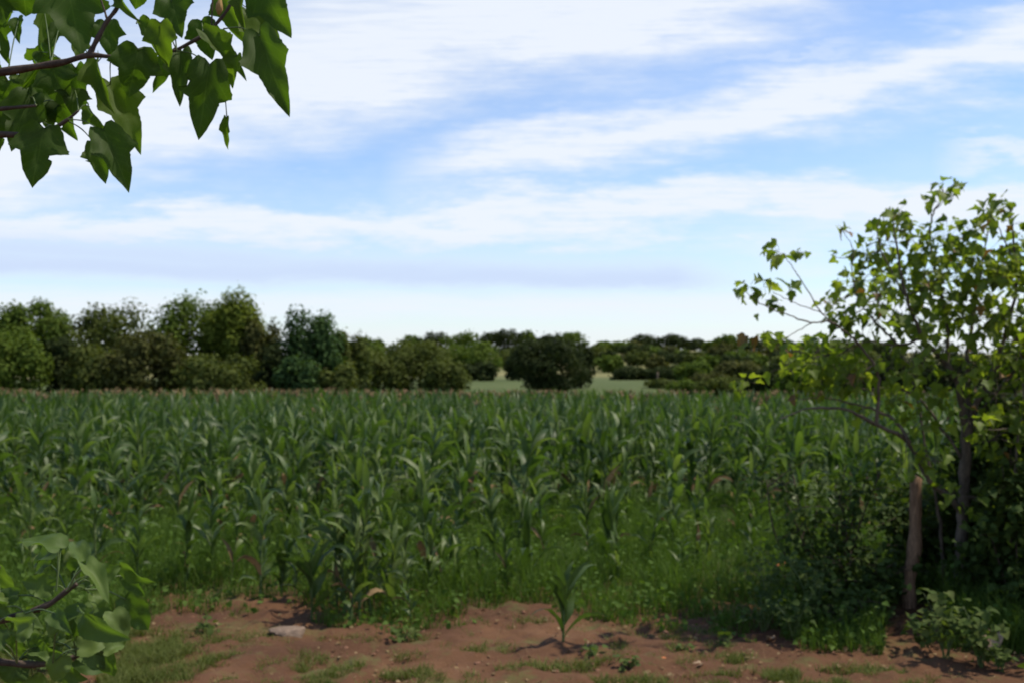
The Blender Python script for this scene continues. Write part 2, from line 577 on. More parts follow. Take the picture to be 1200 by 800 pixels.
for nm, lb, px, top, w, D, mt, cb, nlf, nl in LEFT:
    make_tree(nm, lb, 'tree' if 'tree' in nm else 'bush', px, top, w * 1.06, D, mt, cb, int(nlf * 2.9), .23, nl, HT)

MT = 'bushes scattered over the pasture'
MID = [
    ('leafy_bush', 'olive bush leftmost of the rounded clump past the pale bushes', 450, 407, 62, 80, 'olive', .02, 1700, 10),
    ('leafy_bush', 'tallest olive bush of the rounded clump behind the corn', 492, 397, 84, 82, 'olive', .02, 2400, 12),
    ('leafy_bush', 'low sloping bush ending the rounded clump at the pasture gap', 522, 418, 60, 78, 'olive', .02, 1600, 10),
    ('broadleaf_tree', 'green round tree rising behind the rounded bush clump', 550, 398, 72, 125, 'green', .05, 1900, 11),
    ('leafy_bush', 'small dark dome-shaped bush alone on the left of the pasture gap', 563, 423, 38, 108, 'dark', .02, 900, 7),
    ('leafy_bush', 'small dark bush touching the left of the big black-green bush', 607, 412, 34, 112, 'dark', .02, 900, 8),
    ('leafy_bush', 'big black-green rounded bush in the middle behind the corn', 645, 391, 84, 86, 'dark', .0, 3400, 14),
    ('leafy_bush', 'narrow dark bush against the right side of the big black-green one', 681, 400, 32, 92, 'dark', .02, 1200, 8),
    ('leafy_bush', 'low dark hedge bush at the right end of the pasture gap', 737, 428, 52, 118, 'dark', .0, 1000, 9),
    ('leafy_bush', 'dark hedge bush behind the leaning grey post', 785, 426, 60, 116, 'dark', .0, 1100, 9),
    ('leafy_bush', 'pale green low bush in front of the grey post', 778, 443, 42, 92, 'olive', .0, 900, 8),
    ('leafy_bush', 'dark green bush right of the grey post', 812, 422, 46, 106, 'green', .0, 1000, 9),
    ('leafy_bush', 'brown-tinged bush with dark hollow at its foot, past the grey post', 832, 436, 56, 88, 'brown', .0, 1200, 9),
    ('leafy_bush', 'low green bush past the corn, right of the pale bush by the grey post', 806, 444, 50, 84, 'green', .0, 900, 8),
    ('leafy_bush', 'low olive bush at the far corn edge, between the brown-tinged and rust-brown bushes', 850, 440, 62, 80, 'olive', .0, 1100, 9),
    ('leafy_bush', 'small green bush at the far edge of the corn, under the drooping twigs', 892, 438, 58, 76, 'green', .0, 1100, 9),
    ('leafy_bush', 'rust-brown dry bush behind the drooping tree twigs', 866, 422, 60, 98, 'brown', .0, 1300, 9),
    ('leafy_bush', 'dark bush below the drooping twigs of the small tree', 900, 424, 60, 72, 'dark', .0, 1500, 9),
    ('leafy_bush', 'green bush beyond the corn, seen under the long bare twig', 945, 415, 66, 62, 'green', .0, 1800, 10),
    ('leafy_bush', 'olive bush beyond the corn, at the arching branch', 1000, 412, 70, 60, 'olive', .0, 1800, 10),
    ('leafy_bush', 'dark bush beyond the corn, glimpsed left of the small tree trunk', 1060, 405, 80, 58, 'dark', .0, 1900, 10),
    ('leafy_bush', 'dark green bush beyond the corn, behind the small tree stems', 1130, 398, 90, 57, 'dark', .0, 1900, 10),
    ('leafy_bush', 'dark bush beyond the corn, right of the small tree stems', 1205, 395, 90, 57, 'green', .0, 1700, 10),
]
for nm, lb, px, top, w, D, mt, cb, nlf, nl in MID:
    make_tree(nm, lb, 'tree' if 'tree' in nm else 'bush', px, top, w * 1.0, D, mt, cb, int(nlf * 2.6), .21 if D < 95 else .30, nl, MT)

RG = 'trees along the far ridge'
RIDGE = [
    (424, 394, 22, 'small rounded ridge tree peeping right of the pale olive bush'),
    (440, 396, 18, 'second small ridge tree right of the pale olive bush'),
    (482, 392, 20, 'small ridge tree just above the tallest olive bush'),
    (510, 388, 27, 'ridge tree left of the two-humped one'),
    (541, 387, 36, 'wide two-humped ridge tree above the green round tree'),
    (573, 388, 26, 'ridge tree between the two-humped and the flat-topped one'),
    (596, 385, 28, 'tall flat-topped ridge tree with pale stems below'),
    (617, 386, 15, 'slender ridge tree with a narrow crown, beside the flat-topped one'),
    (639, 391, 26, 'ridge tree right above the big black-green bush'),
    (668, 388, 34, 'widest dense ridge tree, just before the dip in the skyline'),
    (706, 399, 18, 'short ridge tree in the dip of the skyline'),
    (722, 400, 24, 'low ridge tree just past the dip of the skyline'),
    (757, 391, 32, 'dark domed ridge tree left of its twin above the grey post'),
    (787, 391, 30, 'dark domed ridge tree right of its twin above the grey post'),
    (812, 396, 25, 'ridge tree with yellow slope showing beneath, past the twin domes'),
    (834, 399, 20, 'small dark ridge tree between the twin domes and the drooping twigs'),
    (853, 392, 24, 'ridge tree just left of the drooping twigs'),
    (882, 398, 24, 'ridge tree directly behind the drooping leaves'),
    (912, 396, 26, 'ridge tree under the forked bare twig'),
    (943, 400, 24, 'low ridge tree between the forked twig and the last domed tree'),
    (978, 397, 30, 'last domed ridge tree before the small leafy tree'),
    (1012, 402, 30, 'ridge tree half hidden by the small leafy tree'),
]
for px, top, w, lb in RIDGE:
    make_tree('ridge_tree', lb, 'tree', px, top, w * 1.3, 325 + rng.uniform(-20, 20), 'dark' if rng.random() < .5 else 'green', .06, 1100, .75, 9, RG)
LOWER = [
    (699, 404, 30, 'olive', 'olive slope tree filling the dip right of the big black-green bush'),
    (694, 418, 26, 'green', 'low green slope bush right behind the big black-green bush'),
    (428, 408, 26, 'yellow', 'pale bush on the slope right of the pale olive bush'),
    (465, 402, 40, 'olive', 'olive slope tree rising behind the rounded clump'),
    (592, 408, 26, 'dark', 'slope tree below the flat-topped ridge tree'),
    (612, 404, 30, 'dark', 'slope tree below the slender ridge tree'),
    (714, 409, 16, 'dark', 'thin slope tree with two stems in the dip'),
    (742, 402, 34, 'dark', 'slope tree below the left twin dome'),
    (778, 410, 26, 'dark', 'slope tree below the right twin dome'),
    (806, 412, 34, 'dark', 'slope tree in front of the yellow slope past the twin domes'),
    (838, 408, 36, 'dark', 'slope tree left of the drooping twigs'),
    (872, 408, 32, 'dark', 'slope tree behind the drooping twigs'),
    (926, 409, 40, 'dark', 'slope tree between the forked twig and the arching branch'),
    (965, 410, 36, 'dark', 'slope tree behind the arching branch'),
    (1000, 411, 36, 'olive', 'olive slope tree at the edge of the small leafy tree'),
]
for px, top, w, mt, lb in LOWER:
    make_tree('slope_tree', lb, 'tree', px, top, w * 1.25, 240 + rng.uniform(-25, 25), mt, .08, 900, .6, 8, 'trees on the far slope')
for k in range(40):
    px = 700 + 340 * (k - 9 + rng.random()) / 31 if k > 9 else 415 + 28 * k + rng.uniform(-9, 9)
    if 608 < px < 690:
        continue
    tp, Dk = rng.uniform(398, 416), rng.uniform(225, 318)
    while P(px, tp, Dk)[2] - float(terrain((px - 600) / F * Dk, Dk)) < 3.2:
        Dk -= 8
    make_tree('slope_tree', 'dark scrubby tree on the far slope, one of many crowded below the ridge', 'tree', px, tp, rng.uniform(24, 42), Dk,
              ['dark', 'green', 'olive', 'brown'][rng.integers(4)], .05, 700, .65, 7, 'trees on the far slope')

# grey post out on the pasture
g = P(770, 452, 100)
pm = MB()
tube(pm, spline([g + (0, 0, -.9), g + (.02, 0, .3), g + (.06, 0, 1.35)], 4), [.10, .10, .10, .10, .10, .095, .095, .09, .08], 8)
tag(pm.obj('fence_post', M['stone']), 'lone pale grey post standing among the hedge bushes on the pasture', 'post')

# ------------------------------------------------------------------ corn
def ribbon(mb, base, az, el0, length, width, droop, twist=0., segs=7, mat=0, fold=.25, var=None, flatten=False):
    """Strap leaf: leaves the stalk at elevation el0, arches over; widest at a third, pointed, folded along its midrib."""
    p = np.array(base, float)
    rows = []
    el = el0
    a = az
    for i in range(segs + 1):
        t = i / segs
        d = np.array((math.cos(a) * math.cos(el), math.sin(a) * math.cos(el), math.sin(el)))
        side = np.array((-math.sin(a), math.cos(a), 0))
        roll = twist * t
        nrm = np.cross(side, d) * -1
        sd = side * math.cos(roll) + nrm * math.sin(roll)
        up = np.cross(d, sd)
        if up[2] < 0:
            up = -up
        wv = width * (.45 + 1.9 * t) if t < .3 else width * (1.02 - ((t - .3) / .7) ** 1.7)
        wv = max(wv, .002)
        ed = up * (fold * wv * .5 + .10 * width * math.sin(t * 17 + az * 3))
        if flatten:
            rows.append((p - sd * wv * .5, p + sd * wv * .5))
        else:
            rows.append((p - sd * wv * .5 + ed, p, p + sd * wv * .5 + ed * .8))
        p = p + d * length / segs
        el -= droop / segs * (.35 + 1.6 * t)
        a += twist * .25 / segs
    k = len(rows[0])
    V = np.array(rows).reshape(-1, 3)
    i = np.arange((segs + 1) * k).reshape(segs + 1, k)
    mb.add(V, np.stack((i[:-1, :-1], i[:-1, 1:], i[1:, 1:], i[1:, :-1]), -1).reshape(-1, 4), mat, var)


def corn_meshes(height, nleaves, segs, detail=True, tassel=False, st=None, fo=None, ta=None, mats=(0, 0, 0), leafl=.62, leafw=.075, arch=1.0, tired=False):
    st, fo, ta = st or MB(), fo or MB(), ta or MB()
    bend = rng.normal(0, .03, 2)
    pts = [np.array((bend[0] * t * t, bend[1] * t * t, -.03 + height * .86 * t)) for t in np.linspace(0, 1, 7 if detail else 3)]
    rad = np.linspace(.014, .005, len(pts))
    tube(st, pts, rad * (1 if detail else 1.5), 6 if detail else 3, mats[0])
    az0 = rng.random() * 6.283
    tone = rng.uniform(-.18, .18)
    for i in range(nleaves):
        t = .10 + .86 * (i + rng.random() * .5) / nleaves
        az = az0 + (i % 2) * math.pi + rng.normal(0, .6)
        b = np.array((bend[0] * t * t, bend[1] * t * t, height * .86 * t))
        L = leafl * (1 - .9 * (t - .5) ** 2) * rng.uniform(.8, 1.2) * height / 1.25
        last = i >= nleaves - 2
        ribbon(fo, b, az, R(rng.uniform(58, 87)) if not last else R(rng.uniform(74, 88)), L * (.85 if last else 1), leafw * rng.uniform(.8, 1.2) * (.75 if last else 1),
               arch * R(rng.uniform(40, 165)) if not last else R(rng.uniform(20, 90)), rng.normal(0, 1.5), segs, 1 if (tired and i < 3 and rng.random() < .16) else mats[1], .3, np.clip(rng.beta(1.6, 1.9) + tone, 0, 1), not detail)
    if tassel:
        top = pts[-1]
        tube(ta, [top, top + (0, 0, .12), top + (.01, 0, .30 if detail else .24)], [.006, .005, .004] if detail else [.02, .02, .012], 4 if detail else 3, mats[2])
        for k in range(6 if detail else 3):
            a = rng.random() * 6.283
            s = top + (0, 0, .06 + .02 * k)
            tube(ta, [s, s + (.04 * math.cos(a), .04 * math.sin(a), .08), s + (.10 * math.cos(a), .10 * math.sin(a), .13)], [.004] * 3 if detail else [.014, .013, .01], 3, mats[2])
    return st, fo, ta


PROTO = []
for k in range(9):
    st, fo, ta = corn_meshes(1.25 * rng.uniform(.95, 1.08), int(rng.integers(12, 15)), 7, True, False, leafl=.47, leafw=.075, tired=True)
    PROTO.append([('stalk', st.mesh('stalk', M['stalk'])), ('foliage', fo.mesh('foliage', [M['corn'], M['husk']]))] + ([('tassel', ta.mesh('tassel', M['tassel']))] if False else []))
SEEDP = []
for k in range(4):
    st, fo, ta = corn_meshes(.62, 9, 7, True, False, leafl=1.0, leafw=.075, arch=.9)
    SEEDP.append([('stalk', st.mesh('stalk', M['stalk'])), ('foliage', fo.mesh('foliage', M['corn']))])


def place_corn(proto, x, y, rz, s, label, group=None, name='corn_plant', cat='corn plant', lean=None):
    o = bpy.data.objects.new(name, None)
    o.empty_display_size = .1
    COL.objects.link(o)
    o.location = (x, y, float(terrain(x, y)))
    lx, ly = lean or (rng.normal(0, .05), rng.normal(0, .05))
    o.rotation_euler = (lx, ly, rz)
    o.scale = (s, s, s * rng.uniform(.95, 1.05))
    tag(o, label, cat, group)
    for nm, me in proto:
        c = bpy.data.objects.new(nm, me)
        COL.objects.link(c)
        c.parent = o
    return o


# named front plants: (px, base y, top y, kind, label)
FRONT = [
    (421, 727, 562, 1, 'tall corn plant at the very front, dark twisted stalk base on the bare soil edge'),
    (452, 716, 570, 1, 'corn plant touching the right of the frontmost tall one'),
    (395, 712, 575, 1, 'corn plant close behind the left of the frontmost tall one'),
    (305, 705, 560, 1, 'corn plant with drooping pale leaf, between the lone plant and the frontmost tall one'),
    (217, 692, 582, 1, 'lone thin corn plant rising from the grass left of the front row'),
    (120, 676, 580, 1, 'upright young corn plant just above the near leafy sprig'),
    (500, 704, 600, 1, 'short corn plant first right of the front row, arching leaf over the grass'),
    (533, 695, 640, 0, 'small corn shoot in the grass right of the front row'),
    (660, 756, 672, 0, 'small corn seedling alone on the bare red soil'),
    (366, 727, 648, 0, 'pale yellow-green corn seedling at the soil edge behind the flat stone'),
    (330, 700, 636, 0, 'corn shoot in the grass above the flat stone'),
    (620, 690, 600, 0, 'young corn in the grass behind the seedling on bare soil'),
    (715, 670, 585, 0, 'young corn standing in tall grass at the corn edge, right of the bare-soil seedling'),
    (580, 668, 560, 1, 'corn plant at the grass clearing, mid-field side of the short front one'),
    (35, 690, 570, 1, 'corn plant with one reddish dry leaf behind the near leafy sprig'),
]
taken = []
for px, by, ty, big, lb in FRONT:
    g = G(px, by)
    h = (by - ty) / F * g[1]
    pr = PROTO if big else SEEDP
    place_corn(pr[rng.integers(7 if big else 4)], g[0], g[1], rng.random() * 6.28, h / (1.2 if big else .62), lb, 'corn plants of the field', 'corn_plant' if big else 'corn_seedling', 'corn plant')
    taken.append(g[:2])
for px, by, ty in [(405, 722, 585), (436, 724, 575), (470, 714, 600), (380, 705, 590), (345, 700, 600), (440, 700, 556), (482, 732, 640), (410, 733, 604), (270, 690, 590), (560, 690, 620), (640, 668, 566), (690, 660, 570),
                   (760, 672, 586), (830, 668, 584), (880, 672, 592), (160, 690, 600), (70, 690, 600), (515, 700, 585), (462, 722, 590), (428, 712, 566), (250, 680, 575), (725, 690, 620), (800, 690, 626), (595, 690, 610)]:
    g = G(px, by)
    place_corn(PROTO[rng.integers(7)], g[0], g[1], rng.random() * 6.28, (by - ty) / F * g[1] / 1.2,
               'corn plant straggling out of the field into the tall grass along its front edge', 'corn stragglers in the grass')
    taken.append(g[:2])
taken = np.array(taken)


def field_edge(x, y):
    """Front limit of the dense corn, by bearing."""
    b = 600 + x / y * F
    return np.interp(b, [-200, 0, 90, 140, 270, 330, 470, 520, 600, 800, 900, 1000, 1400], [9.6, 9.6, 9.8, 10.2, 10.0, 9.3, 8.9, 9.8, 10.8, 10.8, 10.6, 11.2, 11.6])


def far_edge(x):
    return np.interp(x, [-60, -10, 10, 30, 60], [61, 59, 52, 46, 46])


pts = []
for yr in np.arange(9.2, 62, .62):
    xr = np.arange(-.56 * yr - 3, .56 * yr + 3, .34)
    xr = xr + rng.normal(0, .08, len(xr))
    yy = yr + rng.normal(0, .12, len(xr))
    pts.append(np.stack((xr, yy), -1))
pts = np.concatenate(pts)
e = field_edge(pts[:, 0], pts[:, 1])
dens = np.interp(pts[:, 1] - e, [0, 1.2, 3.0, 6.0, 12.0], [.13, .18, .38, .64, .9])
keep = (pts[:, 1] > e) & (pts[:, 1] < far_edge(pts[:, 0]) + 1.2 * np.sin(pts[:, 0])) & (rng.random(len(pts)) < dens)
pts = pts[keep]
d2 = ((pts[:, None] - taken[None]) ** 2).sum(-1).min(1)
pts = pts[d2 > .12]
bear = np.abs(pts[:, 0] / pts[:, 1])
inview = bear < .51
order = np.argsort(np.where(inview, pts[:, 1], pts[:, 1] + 1000))
NIND = 250
ind, rest = order[:NIND], order[NIND:]
for i in ind:
    x, y = pts[i]
    place_corn(PROTO[rng.choice(9, p=[.135] * 7 + [.0275] * 2)], x, y, rng.random() * 6.28, (rng.uniform(.72, 1.3) - (.28 if rng.random() < .2 else 0)) * np.interp(y, [9, 12, 16], [.92, 1.04, 1.1]),
               'leafy green corn plant crowded among its neighbours in the front rows of the corn field', 'corn plants of the field')
# the rest of the field, thousands of plants that read as one mass
LOD = []
for k in range(14):
    tas = k >= 5
    LOD.append(corn_meshes(1.3, 9, 4, False, tas, *(lambda m: (m, m, m))(MB()), mats=(1, 0, 2), leafw=.075, leafl=.48)[0])
ME = MB()
prep = []
for L in LOD:
    V = np.concatenate(L.V)
    A = np.concatenate(L.A)
    prep.append((V, A, list(zip(L.F, L.M))))
which = np.where(rng.random(len(rest)) < np.interp(pts[rest, 1], [20, 36, 46, 57], [.0, .05, .4, .85]), rng.integers(5, 14, len(rest)), rng.integers(0, 5, len(rest)))
for k, (V, A, FM) in enumerate(prep):
    ids = rest[which == k]
    if len(ids) == 0:
        continue
    x, y = pts[ids, 0], pts[ids, 1]
    z = terrain(x, y)
    a = rng.random(len(ids)) * 6.283
    s = rng.uniform(.74, 1.24, len(ids)) * (1.05 + .003 * np.minimum(y, 40))
    ca, sa = np.cos(a), np.sin(a)
    vx = s[:, None] * (ca[:, None] * V[None, :, 0] - sa[:, None] * V[None, :, 1]) + x[:, None]
    vy = s[:, None] * (sa[:, None] * V[None, :, 0] + ca[:, None] * V[None, :, 1]) + y[:, None]
    vz = s[:, None] * V[None, :, 2] + z[:, None]
    base = ME.n
    ME.add(np.stack((vx, vy, vz), -1), np.zeros((0, 4), int), 0, np.clip(np.tile(A, len(ids)) * .7 + np.repeat(rng.random(len(ids)) * .3, len(V)), 0, 1))
    off = (np.arange(len(ids)) * len(V) + base)[:, None, None]
    for Fq, m in FM:
        ME.V.append(np.zeros((0, 3))); ME.A.append(np.zeros(0))
        ff = (Fq[None] + off).reshape(-1, Fq.shape[1])
        ME.F.append(ff); ME.M.append(np.full(len(ff), m[0] if len(m) else 0))
tag(ME.obj('corn_field', [M['corn'], M['stalk'], M['tassel']]), 'dense mass of corn reaching back to the trees, pinkish tassels at its far edge', 'corn field', kind='stuff')

# ------------------------------------------------------------------ grass and weeds
def blades(mb, x, y, h, w, lean, mat=0):
    n = len(x)
    z = terrain(x, y) + 0
    a = rng.random(n) * 6.283
    b = a + rng.normal(0, .6, n) + 1.57
    dx, dy = np.cos(a), np.sin(a)
    sx, sy = np.cos(b), np.sin(b)
    V = np.zeros((n, 5, 3))
    for k, (t, wd) in enumerate(((0, 1), (.55, .8), (1, 0))):
        off = lean * h * t * t
        c = np.stack((x + dx * off, y + dy * off, z - .01 + h * t * (1 - .25 * lean * t)), -1)
        sv = np.stack((sx * w * wd * .5, sy * w * wd * .5, np.zeros(n)), -1)
        if k < 2:
            V[:, k * 2] = c - sv
            V[:, k * 2 + 1] = c + sv
        else:
            V[:, 4] = c
    off = (np.arange(n) * 5)[:, None]
    var = np.repeat(rng.random(n), 5)
    mb.add(V, np.array((0, 1, 3, 2))[None] + off, mat, var)
    mb.F.append(np.array((2, 3, 4))[None] + off + mb.n - n * 5)
    mb.V.append(np.zeros((0, 3))); mb.A.append(np.zeros(0)); mb.M.append(np.full(n, mat))


def weed_edge(b):
    """Where tall grass starts, as depth for a bearing in picture columns."""
    py = np.interp(b, [0, 110, 165, 200, 330, 420, 480, 530, 570, 680, 740, 800, 880, 960, 1040, 1200], [800, 780, 735, 714, 724, 736, 744, 742, 722, 722, 733, 742, 752, 768, 782, 790])
    return CAMZ * F / (py - HOR)


tall = MB()
n = 140000
y = 8.0 + 9.5 * rng.random(n) ** 1.35
x = (rng.random(n) * 2 - 1) * (.56 * y + .6)
b = 600 + x / y * F
ed = weed_edge(b) + .22 * (vnoise(x * 3, y * 3, 5) - .5) + .0
nz = vnoise(x * 1.3, y * 1.3, 9) * .5 + vnoise(x * 3.8, y * 3.8, 4) * .5
pxs = 600 + x / y * F
k = (y > ed) & ~((abs(pxs - 1066) < 34) & (y < 9.6)) & (rng.random(n) < np.clip(.25 + 1.3 * nz, 0, 1)) & ~((y < ed + .5) & (nz < .42))
x, y, nz, ed = x[k], y[k], nz[k], ed[k]
h = (.17 + .27 * sstep((y - ed) / 1.0)) * (.15 + 1.7 * np.clip(nz - .12, 0, 1) ** 1.2) * rng.uniform(.5, 1.25, len(x))
blades(tall, x, y, h, rng.uniform(.004, .009, len(x)), rng.uniform(.1, .8, len(x)))
# leafy sprouts among the tall grass
m = 15000
q = rng.integers(0, len(x), m)
scatter_leaves(tall, np.stack((x[q], y[q], terrain(x[q], y[q]) + h[q] * rng.uniform(.2, 1.0, m)), -1), rng.normal(0, .6, (m, 3)) + (0, -.2, 1), rng.uniform(.02, .075, m), 0, .1)
tag(tall.obj('grass', M['grass']), 'soft tall green grass and weeds between the corn and the bare soil', 'grass', kind='stuff')

short = MB()
PATCH = [(60, 800, 120, 16), (180, 765, 50, 14), (920, 792, 90, 10), (1040, 798, 60, 8), (780, 796, 60, 6), (480, 770, 40, 6), (700, 775, 30, 6), (300, 770, 90, 10), (560, 760, 50, 7), (640, 782, 60, 8), (820, 758, 40, 9), (420, 750, 50, 6), (350, 785, 50, 8), (760, 750, 50, 9), (240, 770, 50, 9), (30, 770, 60, 30), (90, 735, 60, 22), (150, 750, 50, 16), (170, 795, 60, 14), (30, 700, 50, 20), (110, 700, 50, 14), (215, 745, 60, 14), (290, 752, 60, 11), (180, 775, 70, 22), (110, 760, 90, 30), (60, 720, 70, 25), (150, 715, 50, 10), (450, 785, 60, 12), (390, 795, 60, 8), (520, 795, 60, 8),
         (515, 748, 45, 10), (720, 765, 28, 10), (790, 775, 40, 8), (900, 795, 120, 9), (1000, 790, 60, 12), (700, 798, 60, 6), (860, 770, 25, 6), (600, 728, 50, 6), (960, 798, 140, 8), (330, 798, 120, 6), (250, 722, 40, 5)]
for px, py, rx, ry in PATCH:
    n = int(rx * ry * 2.4)
    a, r_ = rng.random(n) * 6.283, rng.random(n) ** .6
    gx = px + np.cos(a) * r_ * rx
    gy = np.clip(py + np.sin(a) * r_ * ry, 640, 812)
    D = CAMZ * F / (gy - HOR)
    X_, Y_ = (gx - 600) / F * D, D
    kk = vnoise(X_ * 7, Y_ * 7, 3) > .46
    X_, Y_ = X_[kk], Y_[kk]
    hh = rng.uniform(.03, .11, len(X_)) * (1.4 if px < 200 else .9)
    blades(short, X_, Y_, hh, rng.uniform(.003, .007, len(X_)), rng.uniform(.3, 1.3, len(X_)))
n = 2600
X_ = rng.uniform(-5, 5, n); Y_ = rng.uniform(6.4, 9.4, n)
kk = (vnoise(X_ * 1.5, Y_ * 1.5, 21) + .5 * vnoise(X_ * 8, Y_ * 8, 22)) > .86
blades(short, X_[kk], Y_[kk], rng.uniform(.02, .07, kk.sum()), rng.uniform(.003, .006, kk.sum()), rng.uniform(.4, 1.4, kk.sum()))
tag(short.obj('short_grass', M['short_grass']), 'short yellowish grass tufts creeping over the bare red soil', 'grass', kind='stuff')


def weed(label, px, py, hpx, wpx, n, name='leafy_weed', mat='weed_leaf', lsize=.055, stems=5, group='broad-leaved weeds on the soil'):
    g = G(px, py)
    D = g[1]
    H, W = hpx / F * D, wpx / F * D
    t = thing(name, label, 'weed', g, group)
    s = MB(); f = MB()
    for k in range(stems):
        a = rng.random() * 6.283
        e = g + (math.cos(a) * W * .42 * rng.random() ** .5, math.sin(a) * W * .42, H * rng.uniform(.55, 1))
        c = branch(s, [g + rng.normal(0, .01, 3) * (1, 1, 0), (g + e) / 2 + (0, 0, H * .15), e], .0045, .0018, 4, 5)
        m = max(3, n // stems)
        ii = rng.integers(len(c) // 3, len(c), m)
        pp = c[ii] + rng.normal(0, .03 + W * .05, (m, 3)) * (1, 1, .6)
        scatter_leaves(f, pp, rng.normal(0, .5, (m, 3)) + (0, -.25, 1), lsize * rng.uniform(.6, 1.3, m), 0, .15)
    s.obj('stem', M['stalk'], t)
    f.obj('foliage', M[mat], t)
    return t


weed('small bright weed on the bare soil right of the corn seedling', 692, 768, 14, 26, 24)
weed('grey-green weed lying flat near the dark twig with orange tip', 738, 782, 12, 26, 26)
weed('mid-green weed thicket where the grass meets the dark shrubs', 905, 722, 90, 90, 130, stems=12, lsize=.06)
weed('loose mid-green weed between the grass and the post, in half shade', 955, 735, 80, 80, 110, stems=11, lsize=.06)
weed('small yellowish weed between the dark twig and the shaded bushes', 850, 760, 20, 16, 18)
weed('pale-leaved weed rosette at the edge of the shade', 800, 764, 12, 20, 18)
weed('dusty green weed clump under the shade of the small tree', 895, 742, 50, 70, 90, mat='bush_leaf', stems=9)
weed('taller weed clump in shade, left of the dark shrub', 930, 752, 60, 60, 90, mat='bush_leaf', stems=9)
weed('low weed at the foot of the frontmost corn', 470, 752, 20, 40, 40)
weed('tiny weed sprout in the grass strip left of the flat stone', 240, 742, 14, 30, 30)
weed('yellow-green leafy weed in front of the fence post, lit on top', 1108, 775, 80, 76, 120, stems=10, lsize=.075)
weed('sprawling weed with pale narrow leaves at the right corner', 1150, 785, 75, 70, 90, stems=9, lsize=.075)
weed('short weed with bright leaf beside the curled dry leaf', 1172, 790, 35, 35, 26, stems=4, lsize=.08)
weed('leafy weed hugging the base of the fence post', 1085, 762, 44, 50, 60, stems=8, lsize=.07)
weed('broad-leaved weed at the left edge below the near sprig', 50, 790, 60, 90, 90, stems=9, lsize=.09)
weed('narrow weed standing between the near sprig and the red soil', 120, 770, 60, 50, 50, stems=6, lsize=.07)

# ------------------------------------------------------------------ small things on the soil
def blob(px, py, wpx, hpx, name, label, cat, mat, seed, flat=.45):
    g = G(px, py)
    D = g[1]
    w = wpx / F * D
    import bmesh
    bm = bmesh.new()
    bmesh.ops.create_icosphere(bm, subdivisions=3, radius=1)
    r = np.random.default_rng(seed)
    pl = [unit(r.normal(size=3)) for _ in range(9)]
    for v in bm.verts:
        c = np.array(v.co)
        for p in pl:
            dd = c @ p - .72
            if dd > 0:
                c = c - p * dd
        c = c * (1 + .05 * math.sin(c[0] * 9 + seed) * math.sin(c[1] * 8))
        v.co = (c[0] * w * .55, c[1] * w * .42, c[2] * w * flat * .5)
    me = bpy.data.meshes.new(name)
    bm.to_mesh(me); bm.free()
    me.materials.append(M[mat])
    o = bpy.data.objects.new(name, me)
    COL.objects.link(o)
    o.location = g + (0, 0, w * flat * .18)
    return tag(o, label, cat)


blob(338, 744, 46, 14, 'flat_stone', 'flat pale stone lying on the red soil behind a grass strip', 'stone', 'stone', 3, .36)
blob(405, 760, 12, 5, 'stone', 'small pinkish stone on bare soil right of the flat stone', 'stone', 'clod', 5, .5)
blob(365, 760, 20, 6, 'clod', 'low crumbled clod of pale soil below the flat stone', 'clod', 'clod', 8, .3)
blob(405, 665, 10, 6, 'stone', 'pale pebble at the foot of the front corn row', 'stone', 'stone', 9, .5)
blob(780, 741, 8, 5, 'stone', 'tiny whitish stone at the shaded soil edge', 'stone', 'clod', 11, .6)
for q, (px, py, w) in enumerate([(560, 778, 9), (620, 770, 7), (700, 786, 8), (480, 772, 8), (250, 790, 9), (580, 752, 6), (640, 792, 6), (300, 776, 7), (540, 765, 5), (760, 793, 6), (430, 750, 6), (205, 735, 6)]):
    o = blob(px, py, w, 4, 'soil_clod', 'small reddish clod of earth lying loose on the bare soil', 'clod', 'clod', 20 + q, .6)
    o['group'] = 'clods on the bare soil'
# crumbs of earth, straw and leaf scraps strewn over the soil: past counting
n = 4200
X_ = rng.uniform(-5.2, 5.2, n); Y_ = 6.6 + 3.2 * rng.random(n)
keep_ = vnoise(X_ * 1.7, Y_ * 1.7, 31) + rng.normal(0, .2, n) > .45
X_, Y_ = X_[keep_], Y_[keep_]
ico = np.array([(0, 0, 1), (.9, 0, .2), (.28, .85, .25), (-.72, .5, .2), (-.7, -.55, .3), (.3, -.85, .2), (0, 0, -.6)])
icf = np.array([(0, 1, 2), (0, 2, 3), (0, 3, 4), (0, 4, 5), (0, 5, 1), (6, 2, 1), (6, 3, 2), (6, 4, 3), (6, 5, 4), (6, 1, 5)])
gm = MB()
sz = .004 + .018 * rng.random(len(X_)) ** 4
V = ico[None] * (sz[:, None] * rng.uniform(.6, 1.4, (len(X_), 1)))[..., None] * rng.uniform(.6, 1.3, (len(X_), 7, 1)) + np.stack((X_, Y_, terrain(X_, Y_) + .006), -1)[:, None]
gm.add(V, (icf[None] + (np.arange(len(X_)) * 7)[:, None, None]).reshape(-1, 3), 0, np.repeat(rng.random(len(X_)), 7))
tag(gm.obj('gravel', M['clod'], smooth=False), 'small crumbs of red earth strewn over the bare soil', 'crumbs', kind='stuff')
lm = MB()
n = 1100
X_ = rng.uniform(-5, 5, n); Y_ = 6.8 + 2.6 * rng.random(n)
scatter_leaves(lm, np.stack((X_, Y_, terrain(X_, Y_) + .022), -1), rng.normal(0, .28, (n, 3)) + (0, 0, 1), rng.uniform(.012, .05, n), 0, 0)
n = 1100
X_ = rng.uniform(-5, 5, n); Y_ = 6.8 + 2.8 * rng.random(n)
blades(lm, X_, Y_, rng.uniform(.04, .16, n), rng.uniform(.002, .004, n), rng.uniform(1.5, 2.6, n))
tag(lm.obj('litter', M['husk']), 'scraps of dry leaves and straw littering the soil', 'litter', kind='stuff')
